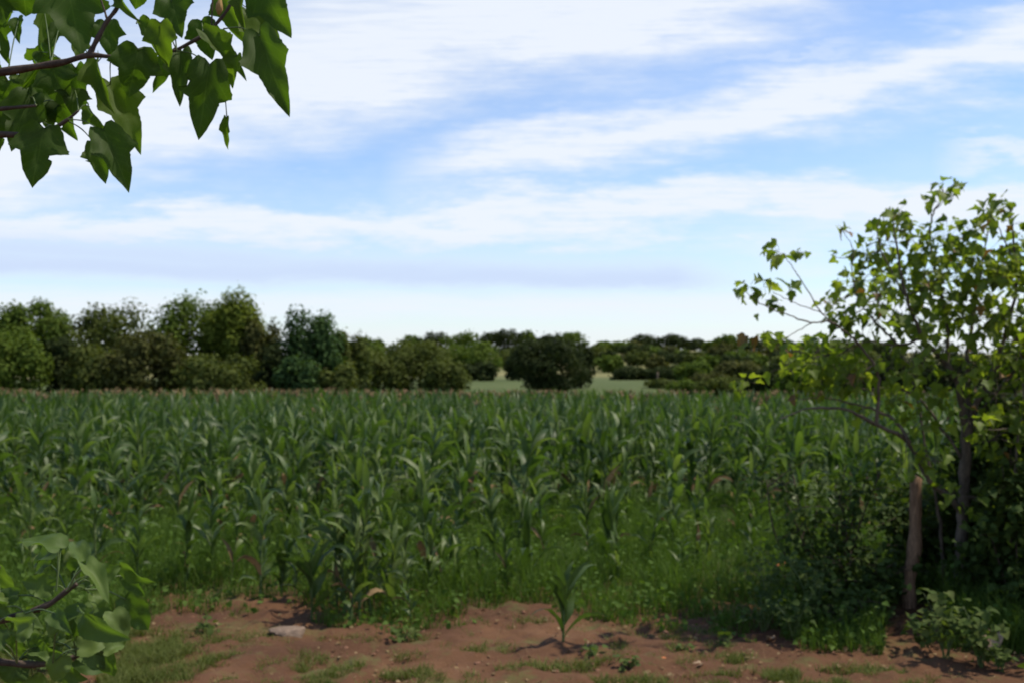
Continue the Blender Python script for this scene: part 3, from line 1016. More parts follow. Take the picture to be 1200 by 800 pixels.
tw = thing('twig', 'dark twig with an orange tip lying on the soil', 'twig', G(760, 775))
g = G(752, 776)
t1 = MB(); branch(t1, [g + (0, 0, .012), g + (.07, .01, .02), g + (.14, .02, .018)], .007, .006, 4, 6); t1.obj('stick', M['twig'], tw)
t2 = MB(); tube(t2, [g + (.14, .02, .018), g + (.16, .021, .022), g + (.18, .022, .02), g + (.19, .022, .02)], [.008, .018, .017, .008], 8); t2.obj('tip', M['rust'], tw)


def fallen(px, py, size, label, mat='dry', rz=0., lift=.02, z=0.0):
    g = G(px, py)
    V = leaf_shape(LT0, .5, .5, .1, .15, rz)
    f = MB()
    c, s = math.cos(rz), math.sin(rz)
    V = V @ np.array(((c, s, 0), (-s, c, 0), (0, 0, 1))) * size
    f.add(V + (0, 0, .12 * size) , LF0)
    o = f.obj('fallen_leaf', M[mat])
    o.location = g + (0, 0, lift + z)
    sm = o.modifiers.new('thickness', 'SOLIDIFY')
    sm.thickness = .0015
    return tag(o, label, 'leaf')


fallen(822, 783, .09, 'tan dry leaf flat on the soil right of the orange-tipped twig', rz=1.9)
fallen(905, 752, .08, 'small tan dry leaf at the edge of the shade', rz=.4)
fallen(920, 678, .15, 'reddish dead leaf caught in the shaded grass', 'rust', 1.2, .12)
fallen(1166, 765, .22, 'large curled pale dry leaf at the right corner', rz=2.6, z=.1)

# ------------------------------------------------------------------ wooden post
g = G(1066, 716)
topp = P(1073, 560, g[1] + .12)
pw = MB()
s = spline([g + (0, 0, -.25), g + (.0, 0, .25), (g + topp) / 2 + (.02, 0, 0), topp], 7)
kk = np.linspace(0, 1, len(s))
tube(pw, s, .062 - .006 * kk + .007 * np.sin(kk * 13) + .004 * np.sin(kk * 31), 12)
V = pw.V[0]
V += (vnoise(V[:, 2] * 4 + V[:, 0] * 60, V[:, 1] * 60, 6)[:, None] - .5) * .014
post = thing('fence_post', 'weathered wooden post leaning slightly, in front of the dark bushes under the small tree', 'post', g)
pw.obj('shaft', M['post'], post)

# ------------------------------------------------------------------ small tree at the right
TD = 9.3
tb = G(1122, 728)
tree = thing('small_tree', 'small many-stemmed tree with pale lobed leaves reaching out over the corn', 'tree', tb)
TR = MB()
TL = MB()
skel = []


def lim(pix, r0, r1, d0=0., d1=0., sides=7):
    n_ = len(pix)
    pp = [P(a, b_, TD + d0 + (d1 - d0) * i / (n_ - 1)) for i, (a, b_) in enumerate(pix)]
    s_ = branch(TR, pp, r0 * .75, r1 * .8, 6, sides, .004)
    skel.append(s_)
    return s_


s0 = P(1122, 732, TD); s0[2] = -.15
pp = [s0, P(1126, 660, TD), P(1130, 580, TD), P(1134, 492, TD)]
skel.append(branch(TR, pp, .06, .046, 7, 10, .006))
lim([(1150, 742), (1152, 660), (1158, 560), (1170, 470), (1196, 400), (1215, 330)], .04, .008, .3, .6)
lim([(1108, 738), (1106, 660), (1098, 590), (1084, 520), (1070, 450), (1045, 400)], .03, .006, .2, .4)
lim([(1180, 745), (1182, 640), (1190, 540), (1200, 450), (1190, 380)], .025, .006, -.3, -.2)
lim([(1133, 505), (1122, 450), (1108, 425), (1094, 409), (1080, 393), (1062, 350), (1052, 300), (1046, 255)], .045, .007, 0, -.5)
lim([(1134, 495), (1148, 465), (1163, 436), (1180, 385), (1192, 330), (1188, 285), (1184, 245)], .04, .006, 0, -.3)
lim([(1110, 428), (1110, 385), (1098, 325), (1090, 285), (1092, 255), (1104, 232), (1118, 216)], .026, .004, 0, .3)
lim([(1136, 490), (1133, 430), (1138, 385), (1146, 345), (1152, 300), (1160, 262)], .034, .006, 0, .5)
lim([(1165, 432), (1200, 388), (1240, 350), (1265, 300)], .03, .006, 0, 0)
lim([(1135, 500), (1185, 440), (1230, 400), (1270, 380)], .03, .006, 0, .8)
lim([(1128, 600), (1105, 575), (1090, 562), (1074, 533), (1058, 512), (1030, 498), (990, 480), (950, 478), (915, 490)], .05, .006, 0, -.7)
lim([(1064, 513), (1048, 492), (1030, 482), (1005, 474), (965, 466), (925, 468)], .022, .005, -.4, .1)
lim([(1027, 497), (1030, 450), (1022, 424), (1005, 402), (990, 388), (972, 377), (950, 378), (920, 368), (890, 356), (872, 340)], .020, .003, -.5, -1.1)
lim([(952, 378), (938, 386), (918, 397), (898, 402)], .006, .003, -.85, -1.0)
lim([(975, 379), (958, 360), (940, 330), (925, 308), (918, 296)], .008, .003, -.8, -1.1)
lim([(968, 368), (945, 360), (925, 352), (905, 342)], .006, .003, -.8, -1.0)
lim([(1082, 394), (1065, 402), (1045, 404), (1022, 400), (1003, 403)], .018, .005, -.25, -.6)
lim([(1050, 402), (1020, 370), (1005, 345), (998, 318), (1000, 292), (988, 272)], .013, .003, -.4, -.4)
lim([(1005, 345), (985, 350), (972, 362)], .006, .003, -.4, -.5)
lim([(1060, 345), (1035, 300), (1028, 268), (1035, 248)], .011, .003, -.3, -.2)
lim([(1150, 330), (1140, 300), (1130, 270)], .01, .003, .2, .4)
lim([(1185, 300), (1172, 270), (1168, 250)], .01, .003, -.2, -.2)
lim([(1130, 540), (1080, 470), (1050, 455), (1010, 455), (985, 445)], .02, .004, 0, .5)
lim([(1132, 520), (1160, 515), (1185, 500)], .014, .004, 0, -.6)
SK = np.concatenate(skel)
CL = [(940, 412, 26, 18), (970, 418, 30, 24), (990, 440, 26, 18), (920, 430, 22, 12), (955, 440, 24, 14), (1080, 410, 30, 22), (1120, 440, 30, 20), (1170, 460, 28, 20), (1200, 470, 28, 22), (1100, 470, 26, 16), (1140, 500, 24, 14), (1200, 560, 26, 16), (1160, 580, 24, 12), (1060, 545, 22, 8), (1180, 620, 26, 12), (1195, 420, 28, 22), (1030, 350, 26, 20), (1075, 320, 26, 22), (1120, 350, 26, 22), (1180, 310, 24, 20), (1050, 252, 16, 10), (1036, 262, 18, 12), (1068, 268, 14, 8), (988, 270, 7, 4), (1002, 298, 8, 5), (980, 302, 6, 3), (1090, 236, 10, 5), (1108, 232, 12, 6), (1118, 216, 8, 5), (1128, 222, 4, 2), (1104, 216, 5, 2),
      (1160, 250, 20, 14), (1184, 246, 11, 7), (1188, 262, 10, 6), (1186, 288, 14, 9), (1015, 300, 22, 16), (1008, 332, 26, 26), (1040, 288, 20, 14), (1078, 292, 30, 30), (1110, 280, 24, 20), (1138, 272, 22, 18), (1150, 305, 26, 26),
      (1052, 330, 30, 32), (1090, 335, 32, 36), (1128, 322, 30, 32), (1165, 330, 28, 28), (1195, 330, 26, 22), (1220, 300, 40, 30), (1250, 340, 40, 40), (990, 372, 22, 18), (972, 355, 16, 12), (1025, 372, 30, 28), (1062, 374, 30, 32), (1095, 375, 30, 32), (1135, 370, 32, 36), (1172, 372, 32, 36), (1205, 380, 30, 30),
      (1240, 400, 40, 40), (878, 336, 14, 7), (866, 342, 6, 2), (895, 338, 12, 6), (910, 352, 10, 5), (938, 296, 9, 6), (914, 296, 14, 8), (926, 340, 9, 4), (888, 368, 3, 1), (893, 400, 9, 4), (878, 396, 7, 3), (904, 394, 8, 4), (925, 403, 8, 3),
      (1000, 400, 20, 12), (950, 418, 28, 22), (980, 428, 30, 28), (1005, 440, 26, 22), (958, 445, 26, 18), (872, 450, 14, 7), (930, 455, 20, 10), (1035, 430, 28, 24), (1050, 465, 26, 22), (1070, 430, 26, 22), (1150, 420, 34, 26), (1190, 430, 30, 28), (1165, 512, 22, 24), (1190, 490, 22, 22), (1185, 540, 22, 16),
      (1150, 460, 30, 22), (1075, 500, 24, 14), (1100, 540, 24, 12), (1010, 478, 22, 10), (1120, 580, 26, 14)]
tl_pos, tl_n, tl_s = [], [], []
LMB, OLD = MB(), MB()


def put_leaf(mb_, T, Fq, base, d, nrm, size, var=None, **kw):
    d = unit(d)
    nrm = unit(nrm - (nrm @ d) * d)
    xa = np.cross(d, nrm)
    V = leaf_shape(T, **kw) * size
    mb_.add(base + V[:, :1] * xa + V[:, 1:2] * d + V[:, 2:3] * nrm, Fq, 0, var)


for cx, cy, r_, n in CL:
    n = int(n * ((1.45 if cx > 985 else 1.25) if cy < 400 else 1.25))
    dc = rng.normal(0, .3) - .2
    c0 = P(cx, cy, TD + dc)
    near_i = np.argmin(((SK - c0) ** 2 * (1, .35, 1)).sum(1))
    sp = SK[near_i]
    if cx < 960:
        c0 = P(cx, cy, sp[1] + rng.normal(0, .08))
    L = np.linalg.norm(c0 - sp)
    if L > .05 and cx > 960:
        branch(TR, [sp, (sp + c0) / 2 + (0, 0, -.05 * L), c0], .006, .0025, 4, 5)
    rr = r_ / F * TD
    for k in range(n):
        v = rng.normal(size=3)
        v = unit(v) * rng.random() ** .45 * rr
        if cx > 960:
            v[1] *= 1.8
        b_ = c0 + v
        dd = rng.normal(0, .6, 3) + unit(v + 1e-6) * .7 + (0, 0, -.55)
        nn = rng.normal(0, .45, 3) + (.1, -.15, 1)
        put_leaf(LMB if rng.random() > .025 else OLD, LT, LF, b_, dd, nn, rng.uniform(.055, .118), fold=rng.uniform(.1, .7), droop=rng.uniform(.05, .45), curl=rng.normal(0, .2), wave=.06, ph=rng.random() * 6)
        if L < 2:
            q = c0 + (b_ - c0) * .15
            tube(TR, [q, (q + b_) / 2 + (0, 0, .01), b_], .0016, 3)
TR.obj('trunk', M['bark'], tree)
LMB.obj('crown', M['tree_leaf'], tree)
OLD.obj('reddened_foliage', M['tree_leaf_old'], tree)
tag(bpy.data.objects['reddened_foliage'], 'few leaves turned reddish brown')
# thin dead shoot above the crown
# ------------------------------------------------------------------ dark bushes below the tree
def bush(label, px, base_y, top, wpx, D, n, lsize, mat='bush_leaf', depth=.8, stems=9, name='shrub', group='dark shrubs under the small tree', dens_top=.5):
    g0 = P(px, base_y, D)
    g0[2] = float(terrain(g0[0], D))
    H = P(px, top, D)[2] - g0[2]
    W = wpx / F * D
    t = thing(name, label, 'shrub', g0, group)
    s, f = MB(), MB()
    for k in range(stems):
        a = rng.random() * 6.283
        q = rng.random() ** .5 * .5
        e = g0 + (math.cos(a) * W * q, math.sin(a) * depth * q, H * rng.uniform(.6, .98))
        st = g0 + (math.cos(a) * W * q * .3, math.sin(a) * depth * q * .3, -.05)
        c = branch(s, [st, (st + e) / 2 + rng.normal(0, .06, 3), e], .014, .004, 6, 5)
        for _ in range(4):
            i = rng.integers(len(c) // 4, len(c) - 1)
            e2 = c[i] + (rng.normal(0, W * .16), rng.normal(0, depth * .16), rng.uniform(.0, H * .2))
            c2 = branch(s, [c[i], (c[i] + e2) / 2 + (0, 0, .03), e2], .006, .002, 4, 4)
            m = n // stems // 4
            ii = rng.integers(0, len(c2), m)
            scatter_leaves(f, c2[ii] + rng.normal(0, .055 + W * .035, (m, 3)), rng.normal(0, .6, (m, 3)) + (0, -.1, .8), lsize * rng.uniform(.6, 1.35, m), 0, .3)
    s.obj('stem', M['twig'], t)
    f.obj('foliage', M[mat], t)
    return t


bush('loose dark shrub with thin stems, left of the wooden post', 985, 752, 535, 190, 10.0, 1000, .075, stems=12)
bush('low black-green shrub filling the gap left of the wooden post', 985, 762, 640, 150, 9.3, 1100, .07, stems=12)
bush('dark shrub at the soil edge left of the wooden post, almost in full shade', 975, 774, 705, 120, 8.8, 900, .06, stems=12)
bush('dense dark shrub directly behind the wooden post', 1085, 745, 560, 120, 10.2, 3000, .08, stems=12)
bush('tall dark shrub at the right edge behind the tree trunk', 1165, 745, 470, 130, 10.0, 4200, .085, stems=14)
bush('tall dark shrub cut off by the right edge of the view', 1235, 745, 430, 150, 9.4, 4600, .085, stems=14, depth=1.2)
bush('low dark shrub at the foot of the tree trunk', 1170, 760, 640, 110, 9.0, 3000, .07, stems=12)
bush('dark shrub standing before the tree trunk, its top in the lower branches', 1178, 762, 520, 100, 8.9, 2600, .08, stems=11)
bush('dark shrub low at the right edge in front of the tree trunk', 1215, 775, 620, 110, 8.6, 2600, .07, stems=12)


# ------------------------------------------------------------------ near branches
def near_plant(name, label, cat, trunk_pts, limbs, leaves, D, T, Fq, lmat, group=None, rt=.05):
    base = np.array(trunk_pts[0])
    t = thing(name, label, cat, base, group)
    tb_ = MB()
    branch(tb_, trunk_pts, rt, rt * .45, 7, 9)
    for pix, r0, r1 in limbs:
        pp = [np.array(p) if len(p) == 3 and p[1] < 10 and p[2] < 10 and abs(p[0]) < 10 else P(p[0], p[1], D + (p[2] if len(p) > 2 else 0)) for p in pix]
        branch(tb_, pp, r0, r1, 6, 8)
    tb_.obj('branch', M['twig'], t)
    return t, base


def near_leaf(t, D, att, b, tip, w, dz, roll, fold, droop, var, T, Fq, mat, dtip=0., wave=.08):
    """One leaf: att = petiole start (px), b = leaf base (px), tip (px), w = width in px, dz = depth offset, roll = turn about its own length."""
    B = P(b[0], b[1], D + dz)
    E = P(tip[0], tip[1], D + dz + dtip)
    d = E - B
    L = np.linalg.norm(d)
    d = d / L
    view = unit(-(B - np.array((0, 0, CAMZ))))
    nrm = unit(view - (view @ d) * d)
    xa = np.cross(d, nrm)
    c, s = math.cos(roll), math.sin(roll)
    nrm, xa = nrm * c + xa * s, xa * c - nrm * s
    T = T.copy().reshape(-1, 9, 2)
    edge = 1 + .028 * np.where(np.arange(len(T)) % 3 == 1, 1, -.6)[:, None] * rng.uniform(.2, 1.3, (len(T), 2)) + rng.normal(0, .012, (len(T), 2))
    if rng.random() < .35:                                          # a nibbled margin
        k_, s_ = rng.integers(14, 30), rng.integers(2)
        edge[k_:k_ + 3, s_] *= rng.uniform(.55, .85)
    for c_, w_ in ((0, 1.), (1, .5), (8, 1.), (7, .5)):
        T[:, c_, 0] *= 1 + w_ * (edge[:, 0 if c_ < 4 else 1] - 1)
    T = T.reshape(-1, 2)
    V = leaf_shape(T, fold, droop, rng.normal(0, .14), wave, rng.random() * 6)
    V[:, 2] += .05 * np.sin(V[:, 0] * 11 + rng.random() * 6) * np.sin(V[:, 1] * 9 + rng.random() * 6)
    # turn so the drooped tip still reaches E
    ang = math.atan2(droop, 1.0 - .25 * droop)
    y, z = V[:, 1].copy(), V[:, 2].copy()
    V[:, 1] = y * math.cos(ang) - z * math.sin(ang)
    V[:, 2] = y * math.sin(ang) + z * math.cos(ang)
    sx = (w / F * (D + dz)) / 1.1
    sy = L / 1.1
    mb_ = MB()
    mb_.add(B + V[:, :1] * sx * xa + V[:, 1:2] * sy * d + V[:, 2:3] * .5 * (sx + sy) * nrm, Fq, 0, var)
    o = mb_.obj('leaf', mat, t)
    la = o.data.attributes.new('leafco', 'FLOAT_VECTOR', 'POINT')
    la.data.foreach_set('vector', np.concatenate((T, np.zeros((len(T), 1))), 1).astype(np.float32).ravel())
    if att is not None:
        A = P(att[0], att[1], D + dz * .5)
        pb = MB()
        mid = (A + B) / 2 + (0, 0, .006)
        branch(pb, [A, mid, B + .04 * L * d], .0016, .0011, 4, 5)
        q = pb.obj('petiole', M['stalk'], None)
        q.parent = o
    return o


# overhanging branch, top left
D1 = 2.2
TT = [(-2.35, 2.5, -.1), (-2.3, 2.45, 1.2), (-2.1, 2.35, 2.3), (-1.85, 2.25, 2.9)]
OT, _ = near_plant('overhanging_tree', 'tree reaching in from the left edge, lobed dark leaves hanging against the sky', 'tree',
    TT,
    [([(-1.9, 2.27, 2.78), (-60, 92), (0, 85), (45, 78), (75, 73), (105, 65), (135, 67), (180, 64), (207, 59)], .011, .003),
     ([(104, 66), (113, 48), (125, 26), (137, 10), (152, -18), (175, -45)], .006, .003),
     ([(126, 25), (121, 8), (115, -8)], .0025, .0015),
     ([(-2.0, 2.3, 2.5), (-80, 165), (0, 158), (42, 160), (64, 150), (80, 140), (92, 130)], .011, .002),
     ([(-1.95, 2.28, 2.62), (-70, 135), (0, 128), (42, 124)], .008, .003),
     ([(207, 59), (238, 42), (248, 34), (262, 18), (270, 5), (282, -25), (290, -60)], .004, .003),
     ([(248, 30), (249, 0), (250, -30)], .0018, .0012),
     ([(-1.85, 2.25, 2.9), (-60, -60), (60, -50), (150, -60), (290, -62)], .012, .004)],
    None, D1, LT, LF, None)
# (att, base, tip, width, depth, roll, fold, droop, shade, depth of tip)
OL = [
    ((90, -40), (78, -22), (97, 70), 78, .05, .1, .15, .15, .1), ((60, -40), (30, -20), (30, 22), 62, .12, .3, .2, .2, .05),
    ((60, 75), (52, 10), (46, 74), 34, .22, -.5, .4, .2, .95), ((0, 60), (-6, 15), (12, 80), 34, .1, .4, .3, .2, .1), ((10, 80), (22, 22), (22, 52), 24, .25, .6, .4, .3, .4),
    ((108, 62), (124, 26), (132, 72), 38, .06, .1, .2, .25, .1), ((180, 64), (162, 56), (150, 118), 60, -.05, -.1, .15, .2, .1), ((130, 67), (114, 70), (135, 138), 38, .15, .7, .5, .25, .9),
    ((130, 67), (128, 98), (167, 183), 56, .18, -.25, .35, .25, .95), ((45, 78), (62, 80), (78, 130), 52, .08, .2, .25, .3, .15), ((20, 82), (22, 88), (52, 120), 42, .2, -.4, .3, .2, .75),
    ((0, 85), (8, 95), (14, 125), 44, .14, .3, .3, .3, .2), ((42, 124), (36, 112), (12, 182), 52, .12, .3, .25, .2, .15), ((42, 124), (46, 108), (60, 160), 42, .2, -.3, .3, .2, .5),
    ((64, 150), (52, 150), (37, 224), 62, -.02, .15, .2, .2, .05), ((80, 140), (120, 152), (153, 229), 56, -.05, -.25, .35, .2, .1), ((80, 142), (112, 168), (125, 219), 34, .02, .2, .3, .2, .45),
    ((92, 130), (104, 124), (132, 158), 30, .03, .9, .5, .3, .4), ((92, 130), (88, 105), (84, 135), 40, .1, .1, .3, .3, .1), ((140, 8), (140, -6), (163, 27), 20, .0, .7, .5, .4, .8),
    ((150, -10), (165, -22), (158, 13), 40, .08, .1, .2, .3, .05), ((207, 59), (200, -6), (214, 48), 46, .05, .1, .2, .2, .12), ((207, 59), (188, 26), (198, 82), 42, -.08, .35, .3, .25, .8),
    ((160, 28), (163, 24), (186, 66), 26, .04, -.6, .4, .2, .7), ((238, 42), (236, 24), (249, 73), 44, .05, .2, .25, .25, .12), ((207, 60), (214, 60), (210, 128), 36, .03, .3, .3, .2, .1),
    ((207, 60), (246, 74), (232, 169), 58, -.06, .05, .2, .15, .12), ((238, 42), (238, 38), (292, 98), 34, -.02, -.5, .5, .2, .6), ((262, 100), (266, 138), (267, 178), 13, .0, .5, .4, .2, .8),
    ((255, 80), (278, 64), (272, 106), 32, -.03, .6, .4, .4, .9), ((262, 34), (303, 38), (341, 142), 56, -.1, .15, .3, .12, .15), ((270, 5), (292, 10), (333, 80), 52, .05, -.2, .3, .2, .85),
    ((282, -25), (262, -15), (292, 58), 44, .08, .5, .45, .2, .85), ((282, -25), (305, -18), (343, 48), 62, .0, .1, .25, .25, .55), ((282, -20), (282, -12), (288, 44), 24, -.06, .5, .5, .3, .95),
    ((70, -40), (0, -10), (-5, 40), 50, .15, .2, .2, .2, .1), ((0, 158), (-12, 130), (0, 180), 44, .1, .2, .3, .3, .3), ((104, 66), (90, 45), (90, 72), 30, .16, -.4, .3, .2, .95),
    ((60, 75), (70, 30), (58, 62), 22, .2, .4, .3, .2, .3), ((75, 73), (48, 60), (80, 92), 30, .2, .2, .3, .2, .2),
    ((60, 75), (60, 66), (20, 108), 40, .16, -.7, .4, .3, .7), ((0, 128), (-8, 110), (30, 150), 46, .22, .5, .3, .3, .8), ((75, 73), (88, 78), (100, 136), 40, .24, .3, .3, .2, .1), ((45, 78), (38, 70), (66, 40), 34, .26, .4, .3, .3, .5),
    ((0, 85), (-12, 70), (14, 104), 36, .2, .5, .3, .3, .6), ((42, 124), (70, 118), (92, 168), 40, .2, .5, .4, .3, .3), ((64, 150), (30, 140), (2, 160), 34, .18, .6, .4, .3, .4), ((20, -20), (14, -14), (2, 34), 36, .2, .3, .3, .3, .8),
    ((207, 59), (220, 70), (250, 110), 30, .1, .7, .4, .3, .2), ((207, 60), (190, 66), (178, 112), 28, .12, -.6, .4, .3, .5), ((180, 64), (176, 70), (160, 96), 26, .1, .6, .4, .3, .9),
]
for l in OL:
    near_leaf(OT, D1, l[0], l[1], l[2], l[3], l[4], l[5], l[6], l[7], l[8], LTN, LFN, M['big_leaf'], rng.uniform(-.04, .04))
bp = P(257, 11, D1)
bd = MB()
tube(bd, [bp + (.002, 0, .022), bp + (0, 0, .01), bp, bp + (-.001, 0, -.012)], [.003, .007, .008, .003], 8)
bd.obj('bud', M['bud'], OT)

# near sprig, bottom left
D2 = 1.75
NS, _ = near_plant('leafy_shrub', 'broad-leaved sprig poking in from the lower left corner, close to the camera', 'shrub',
    [(-1.75, 1.95, -.1), (-1.7, 1.9, .7), (-1.5, 1.85, 1.3), (-1.25, 1.8, 1.62)],
    [([(-1.3, 1.82, 1.58), (-120, 745), (-40, 738), (0, 727), (30, 718), (58, 707), (78, 692), (90, 684)], .009, .0035),
     ([(-1.5, 1.85, 1.3), (-140, 775), (-40, 772), (0, 775), (35, 778), (62, 776), (90, 768), (108, 758), (115, 738)], .009, .003),
     ([(-1.4, 1.84, 1.45), (-60, 690), (0, 664)], .006, .003)],
    None, D2, LT0, LF0, None, None, .03)
NL = [
    # att, base, tip, width, depth, roll, fold, droop, shade, tip depth
    ((66, 692), (70, 642), (4, 634), 62, .0, 1.0, .25, .35, .45, .02), ((66, 692), (72, 644), (30, 668), 50, .04, 1.0, .3, .3, .05, .06),
    ((80, 690), (98, 657), (82, 626), 36, .05, .3, .35, .2, .6, .08), ((80, 690), (100, 662), (134, 716), 42, -.06, -.5, .5, .55, 1.0, -.02),
    ((86, 686), (142, 660), (194, 690), 34, .05, .8, .4, .3, .5, .05), ((100, 690), (146, 700), (182, 748), 50, .05, .1, .2, .2, .05, .05),
    ((115, 740), (98, 718), (168, 758), 52, -.05, .8, .35, .4, .55, -.05), ((110, 740), (98, 718), (46, 742), 40, -.02, .8, .4, .3, .05, .0),
    ((115, 740), (132, 716), (150, 766), 46, .03, -.2, .3, .4, 1.0, .0), ((90, 768), (74, 768), (60, 808), 44, -.03, .2, .3, .3, 1.0, .0),
    ((50, 777), (20, 778), (10, 812), 60, .02, .4, .3, .3, .05, .0), ((62, 776), (58, 775), (24, 762), 20, .0, .9, .4, .3, .6, .0),
    ((0, 700), (-4, 664), (22, 700), 34, .1, .5, .3, .3, .7, .05), ((90, 684), (108, 682), (84, 688), 34, .06, .7, .3, .4, .3, .05),
    ((62, 776), (70, 782), (112, 800), 40, .02, .6, .3, .3, .4, .0), ((35, 778), (38, 792), (50, 830), 44, .05, .2, .3, .3, .8, .0), ((0, 727), (12, 742), (34, 776), 40, .1, .6, .3, .3, .2, .05),
    ((58, 707), (46, 716), (20, 742), 34, .08, .7, .4, .3, .6, .04), ((85, 688), (108, 696), (120, 730), 34, .08, -.6, .4, .4, .9, .0), ((78, 692), (60, 660), (36, 676), 30, .1, .9, .3, .3, .1, .05), ((108, 758), (122, 764), (138, 800), 36, .06, .4, .3, .3, .5, .02),
    ((100, 690), (150, 672), (176, 706), 34, .1, .5, .4, .3, .15, .0), ((-20, 740), (-30, 700), (-5, 750), 60, .05, .4, .3, .3, .4, .0),
]
for k in range(28):
    a_ = [(0, 727), (30, 718), (58, 707), (78, 692), (88, 685), (35, 778), (62, 776), (90, 768), (108, 758), (113, 745), (20, 776)][rng.integers(11)]
    th = rng.uniform(-2.9, .2)
    r_ = rng.uniform(14, 40)
    b_ = (a_[0] + r_ * math.cos(th), a_[1] + r_ * math.sin(th) * .9)
    th2 = th + rng.normal(0, .7)
    L_ = rng.uniform(38, 58)
    NL.append((a_, b_, (b_[0] + L_ * math.cos(th2), b_[1] + L_ * math.sin(th2) * .7 + 10), L_ * rng.uniform(.6, 1.0), rng.uniform(-.1, .14), rng.uniform(-.9, .9), rng.uniform(.2, .5), rng.uniform(.2, .5), rng.random(), rng.uniform(-.03, .05)))
for l in NL:
    near_leaf(NS, D2, l[0], l[1], tuple(b_ + .82 * (t_ - b_) for b_, t_ in zip(l[1], l[2])), l[3] * .8, l[4], l[5], l[6], l[7], l[8], LTR, LFR, M['sprig_leaf'], l[9], .12)

# ------------------------------------------------------------------ unseen tree, added past the right edge to darken the lower corner
added_shade_tree = make_tree('broadleaf_tree', 'unseen broad tree added past the right edge to shade the corner', 'tree', 1500, 185, 600, 8.8, 'green', .12, 9000, .14, 18, x0=7.2)

# ------------------------------------------------------------------ light and sky
SUN_EL, SUN_AZ = 62.0, 80.0      # azimuth from +Y (view direction) towards +X
sun = bpy.data.objects.new('sun', bpy.data.lights.new('sun', 'SUN'))
COL.objects.link(sun)
sun.data.energy = 3.7
sun.data.angle = R(.6)
sun.data.color = (1, .92, .77)
dv = Vector((math.sin(R(SUN_AZ)) * math.cos(R(SUN_EL)), math.cos(R(SUN_AZ)) * math.cos(R(SUN_EL)), math.sin(R(SUN_EL))))
sun.rotation_euler = dv.to_track_quat('Z', 'Y').to_euler()

world = bpy.data.worlds.new('World')
scene.world = world
world.use_nodes = True
nt = world.node_tree
nt.nodes.clear()
out = nt.nodes.new('ShaderNodeOutputWorld')
bg = nt.nodes.new('ShaderNodeBackground')
bg.inputs[1].default_value = .1
sky = N(nt, 'ShaderNodeTexSky', sky_type='NISHITA')
sky.sun_disc = False
sky.sun_elevation = R(SUN_EL)
sky.sun_rotation = R(SUN_AZ)
sky.air_density = 1.0
sky.dust_density = .6
sky.ozone_density = 1.5
tc = N(nt, 'ShaderNodeTexCoord')
sp = N(nt, 'ShaderNodeSeparateXYZ')
nt.links.new(tc.outputs['Generated'], sp.inputs[0])
yy = math_(nt, 'ADD', math_(nt, 'ABSOLUTE', sp.outputs[1]), .06)
U = math_(nt, 'DIVIDE', sp.outputs[0], yy)
Vv = math_(nt, 'DIVIDE', sp.outputs[2], yy)
cv = N(nt, 'ShaderNodeCombineXYZ')
nt.links.new(U, cv.inputs[0]); nt.links.new(Vv, cv.inputs[1])


def mapped(rot, sc, loc=(0, 0, 0)):
    mp = N(nt, 'ShaderNodeMapping')
    mp.inputs['Rotation'].default_value = (0, 0, R(rot))
    mp.inputs['Scale'].default_value = sc
    mp.inputs['Location'].default_value = loc
    nt.links.new(cv.outputs[0], mp.inputs[0])
    return mp.outputs[0]


warp = noise(nt, mapped(-16, (2.2, 7, 1)), 1.6, 5, .6)          # wisps drawn out along the wind
warp2 = noise(nt, mapped(-12, (5, 22, 1)), 2.0, 6, .65)
fine = noise(nt, mapped(-14, (9, 60, 1)), 2.0, 4, .6)
wv = math_(nt, 'ADD', math_(nt, 'MULTIPLY', math_(nt, 'SUBTRACT', warp, .5), .13), math_(nt, 'MULTIPLY', math_(nt, 'SUBTRACT', warp2, .5), .075))
vw = math_(nt, 'ADD', Vv, wv)
vw_calm = math_(nt, 'ADD', Vv, math_(nt, 'MULTIPLY', wv, .22))


def uv(px, py):
    return ray(px, py)


def band(p0, p1, half_up, half_dn, amp, u_lo=None, u_hi=None, soft=.12, vw=vw):
    """Soft streak of cloud along the line p0-p1 (bearings), with its own thickness above and below."""
    (u0, v0), (u1, v1) = uv(*p0), uv(*p1)
    sl = (v1 - v0) / (u1 - u0)
    d = math_(nt, 'SUBTRACT', vw, math_(nt, 'ADD', math_(nt, 'MULTIPLY', U, sl), v0 - sl * u0))
    up = math_(nt, 'DIVIDE', math_(nt, 'MAXIMUM', d, 0.), half_up / F)
    dn = math_(nt, 'DIVIDE', math_(nt, 'MAXIMUM', math_(nt, 'MULTIPLY', d, -1.), 0.), half_dn / F)
    q = math_(nt, 'ADD', up, dn)
    g_ = math_(nt, 'POWER', 2.718, math_(nt, 'MULTIPLY', math_(nt, 'MULTIPLY', q, q), -1.))
    r_ = math_(nt, 'MULTIPLY', g_, amp)
    for lim_, sgn in ((u_lo, 1), (u_hi, -1)):
        if lim_ is not None:
            lu = uv(lim_, 200)[0]
            w_ = math_(nt, 'DIVIDE', math_(nt, 'MULTIPLY', math_(nt, 'SUBTRACT', U, lu), float(sgn)), soft, clamp=True)
            r_ = math_(nt, 'MULTIPLY', r_, w_)
    return r_


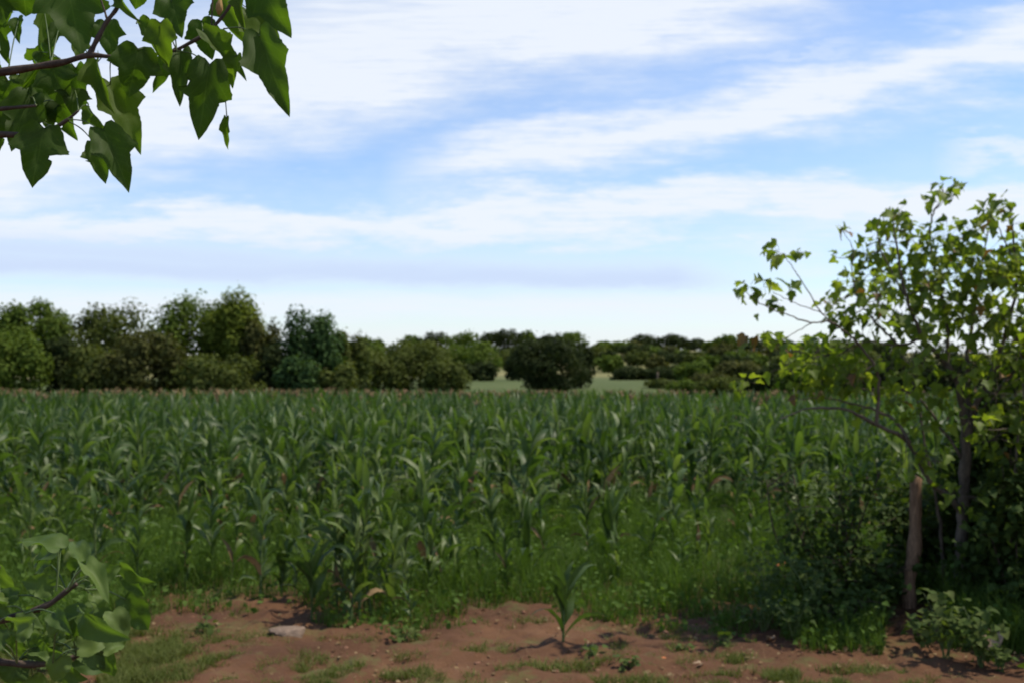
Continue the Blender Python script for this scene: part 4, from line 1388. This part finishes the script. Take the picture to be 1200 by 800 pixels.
bands = [
    band((0, 205), (880, -15), 120, 70, 1.0),                      # the big white sheet, upper left
    band((480, 222), (1200, 72), 30, 36, 1.0, 445, None, .10),        # diagonal streak to the right
    band((700, 180), (1200, 95), 45, 30, .55, 640, None, .2),
    band((0, 288), (1200, 240), 22, 32, 1.0),                           # long white sheet across the middle
    band((700, 275), (1200, 255), 26, 50, .7, 640, None, .3),
    band((0, 362), (1200, 362), 18, 24, .78, vw=vw_calm),                           # low haze band
    band((600, 400), (1200, 400), 20, 40, .6, vw=vw_calm),
    band((1080, 185), (1200, 172), 10, 12, .6, 1060, None, .05),
    band((800, 92), (1000, 70), 8, 12, .35, 780, 1020, .05),
]
tot = bands[0]
for b_ in bands[1:]:
    tot = math_(nt, 'MAXIMUM', tot, b_)
fibre = noise(nt, mapped(-15, (6, 130, 1)), 2.0, 8, .7, .4)
tex = math_(nt, 'ADD', math_(nt, 'MULTIPLY', warp2, .5), math_(nt, 'ADD', math_(nt, 'MULTIPLY', fine, .35), math_(nt, 'MULTIPLY', math_(nt, 'SUBTRACT', fibre, .5), 1.15)))
cover = math_(nt, 'MULTIPLY', tot, math_(nt, 'ADD', .52, tex))
cover = math_(nt, 'ADD', cover, math_(nt, 'MULTIPLY', math_(nt, 'SUBTRACT', warp, .36), .55))
cover = ramp(nt, cover, [(.05, (0, 0, 0)), (.5, (.5, .5, .5)), (.95, (.95, .95, .95))])
grey = math_(nt, 'MAXIMUM', band((0, 322), (880, 337), 27, 14, 1.0, None, 900, .10, vw_calm), band((0, 302), (500, 324), 20, 18, .9, None, 620, .25, vw_calm))
ccol = mixc(nt, math_(nt, 'MULTIPLY', grey, .85), (6.4, 6.8, 7.4), (4.35, 5.35, 7.2))
skyb = N(nt, 'ShaderNodeMix', data_type='RGBA', blend_type='MULTIPLY')
skyb.inputs[0].default_value = 1
nt.links.new(sky.outputs[0], skyb.inputs[6])
skyb.inputs[7].default_value = (1.15, 1.22, 1.36, 1)
cov2 = math_(nt, 'MAXIMUM', cover, grey)
final = mixc(nt, cov2, skyb.outputs[2], ccol)
nt.links.new(final, bg.inputs[0])
nt.links.new(bg.outputs[0], out.inputs[0])

# ------------------------------------------------------------------ render settings
scene.view_settings.view_transform = 'Standard'
scene.view_settings.look = 'None'
scene.view_settings.exposure = 0.45
scene.view_settings.gamma = 1
scene.render.engine = 'CYCLES'
cy = scene.cycles
cy.use_denoising = True
cy.max_bounces = 6
cy.diffuse_bounces = 3
cy.glossy_bounces = 2
cy.transmission_bounces = 4
cy.caustics_reflective = cy.caustics_refractive = False
cy.filter_width = 1.8
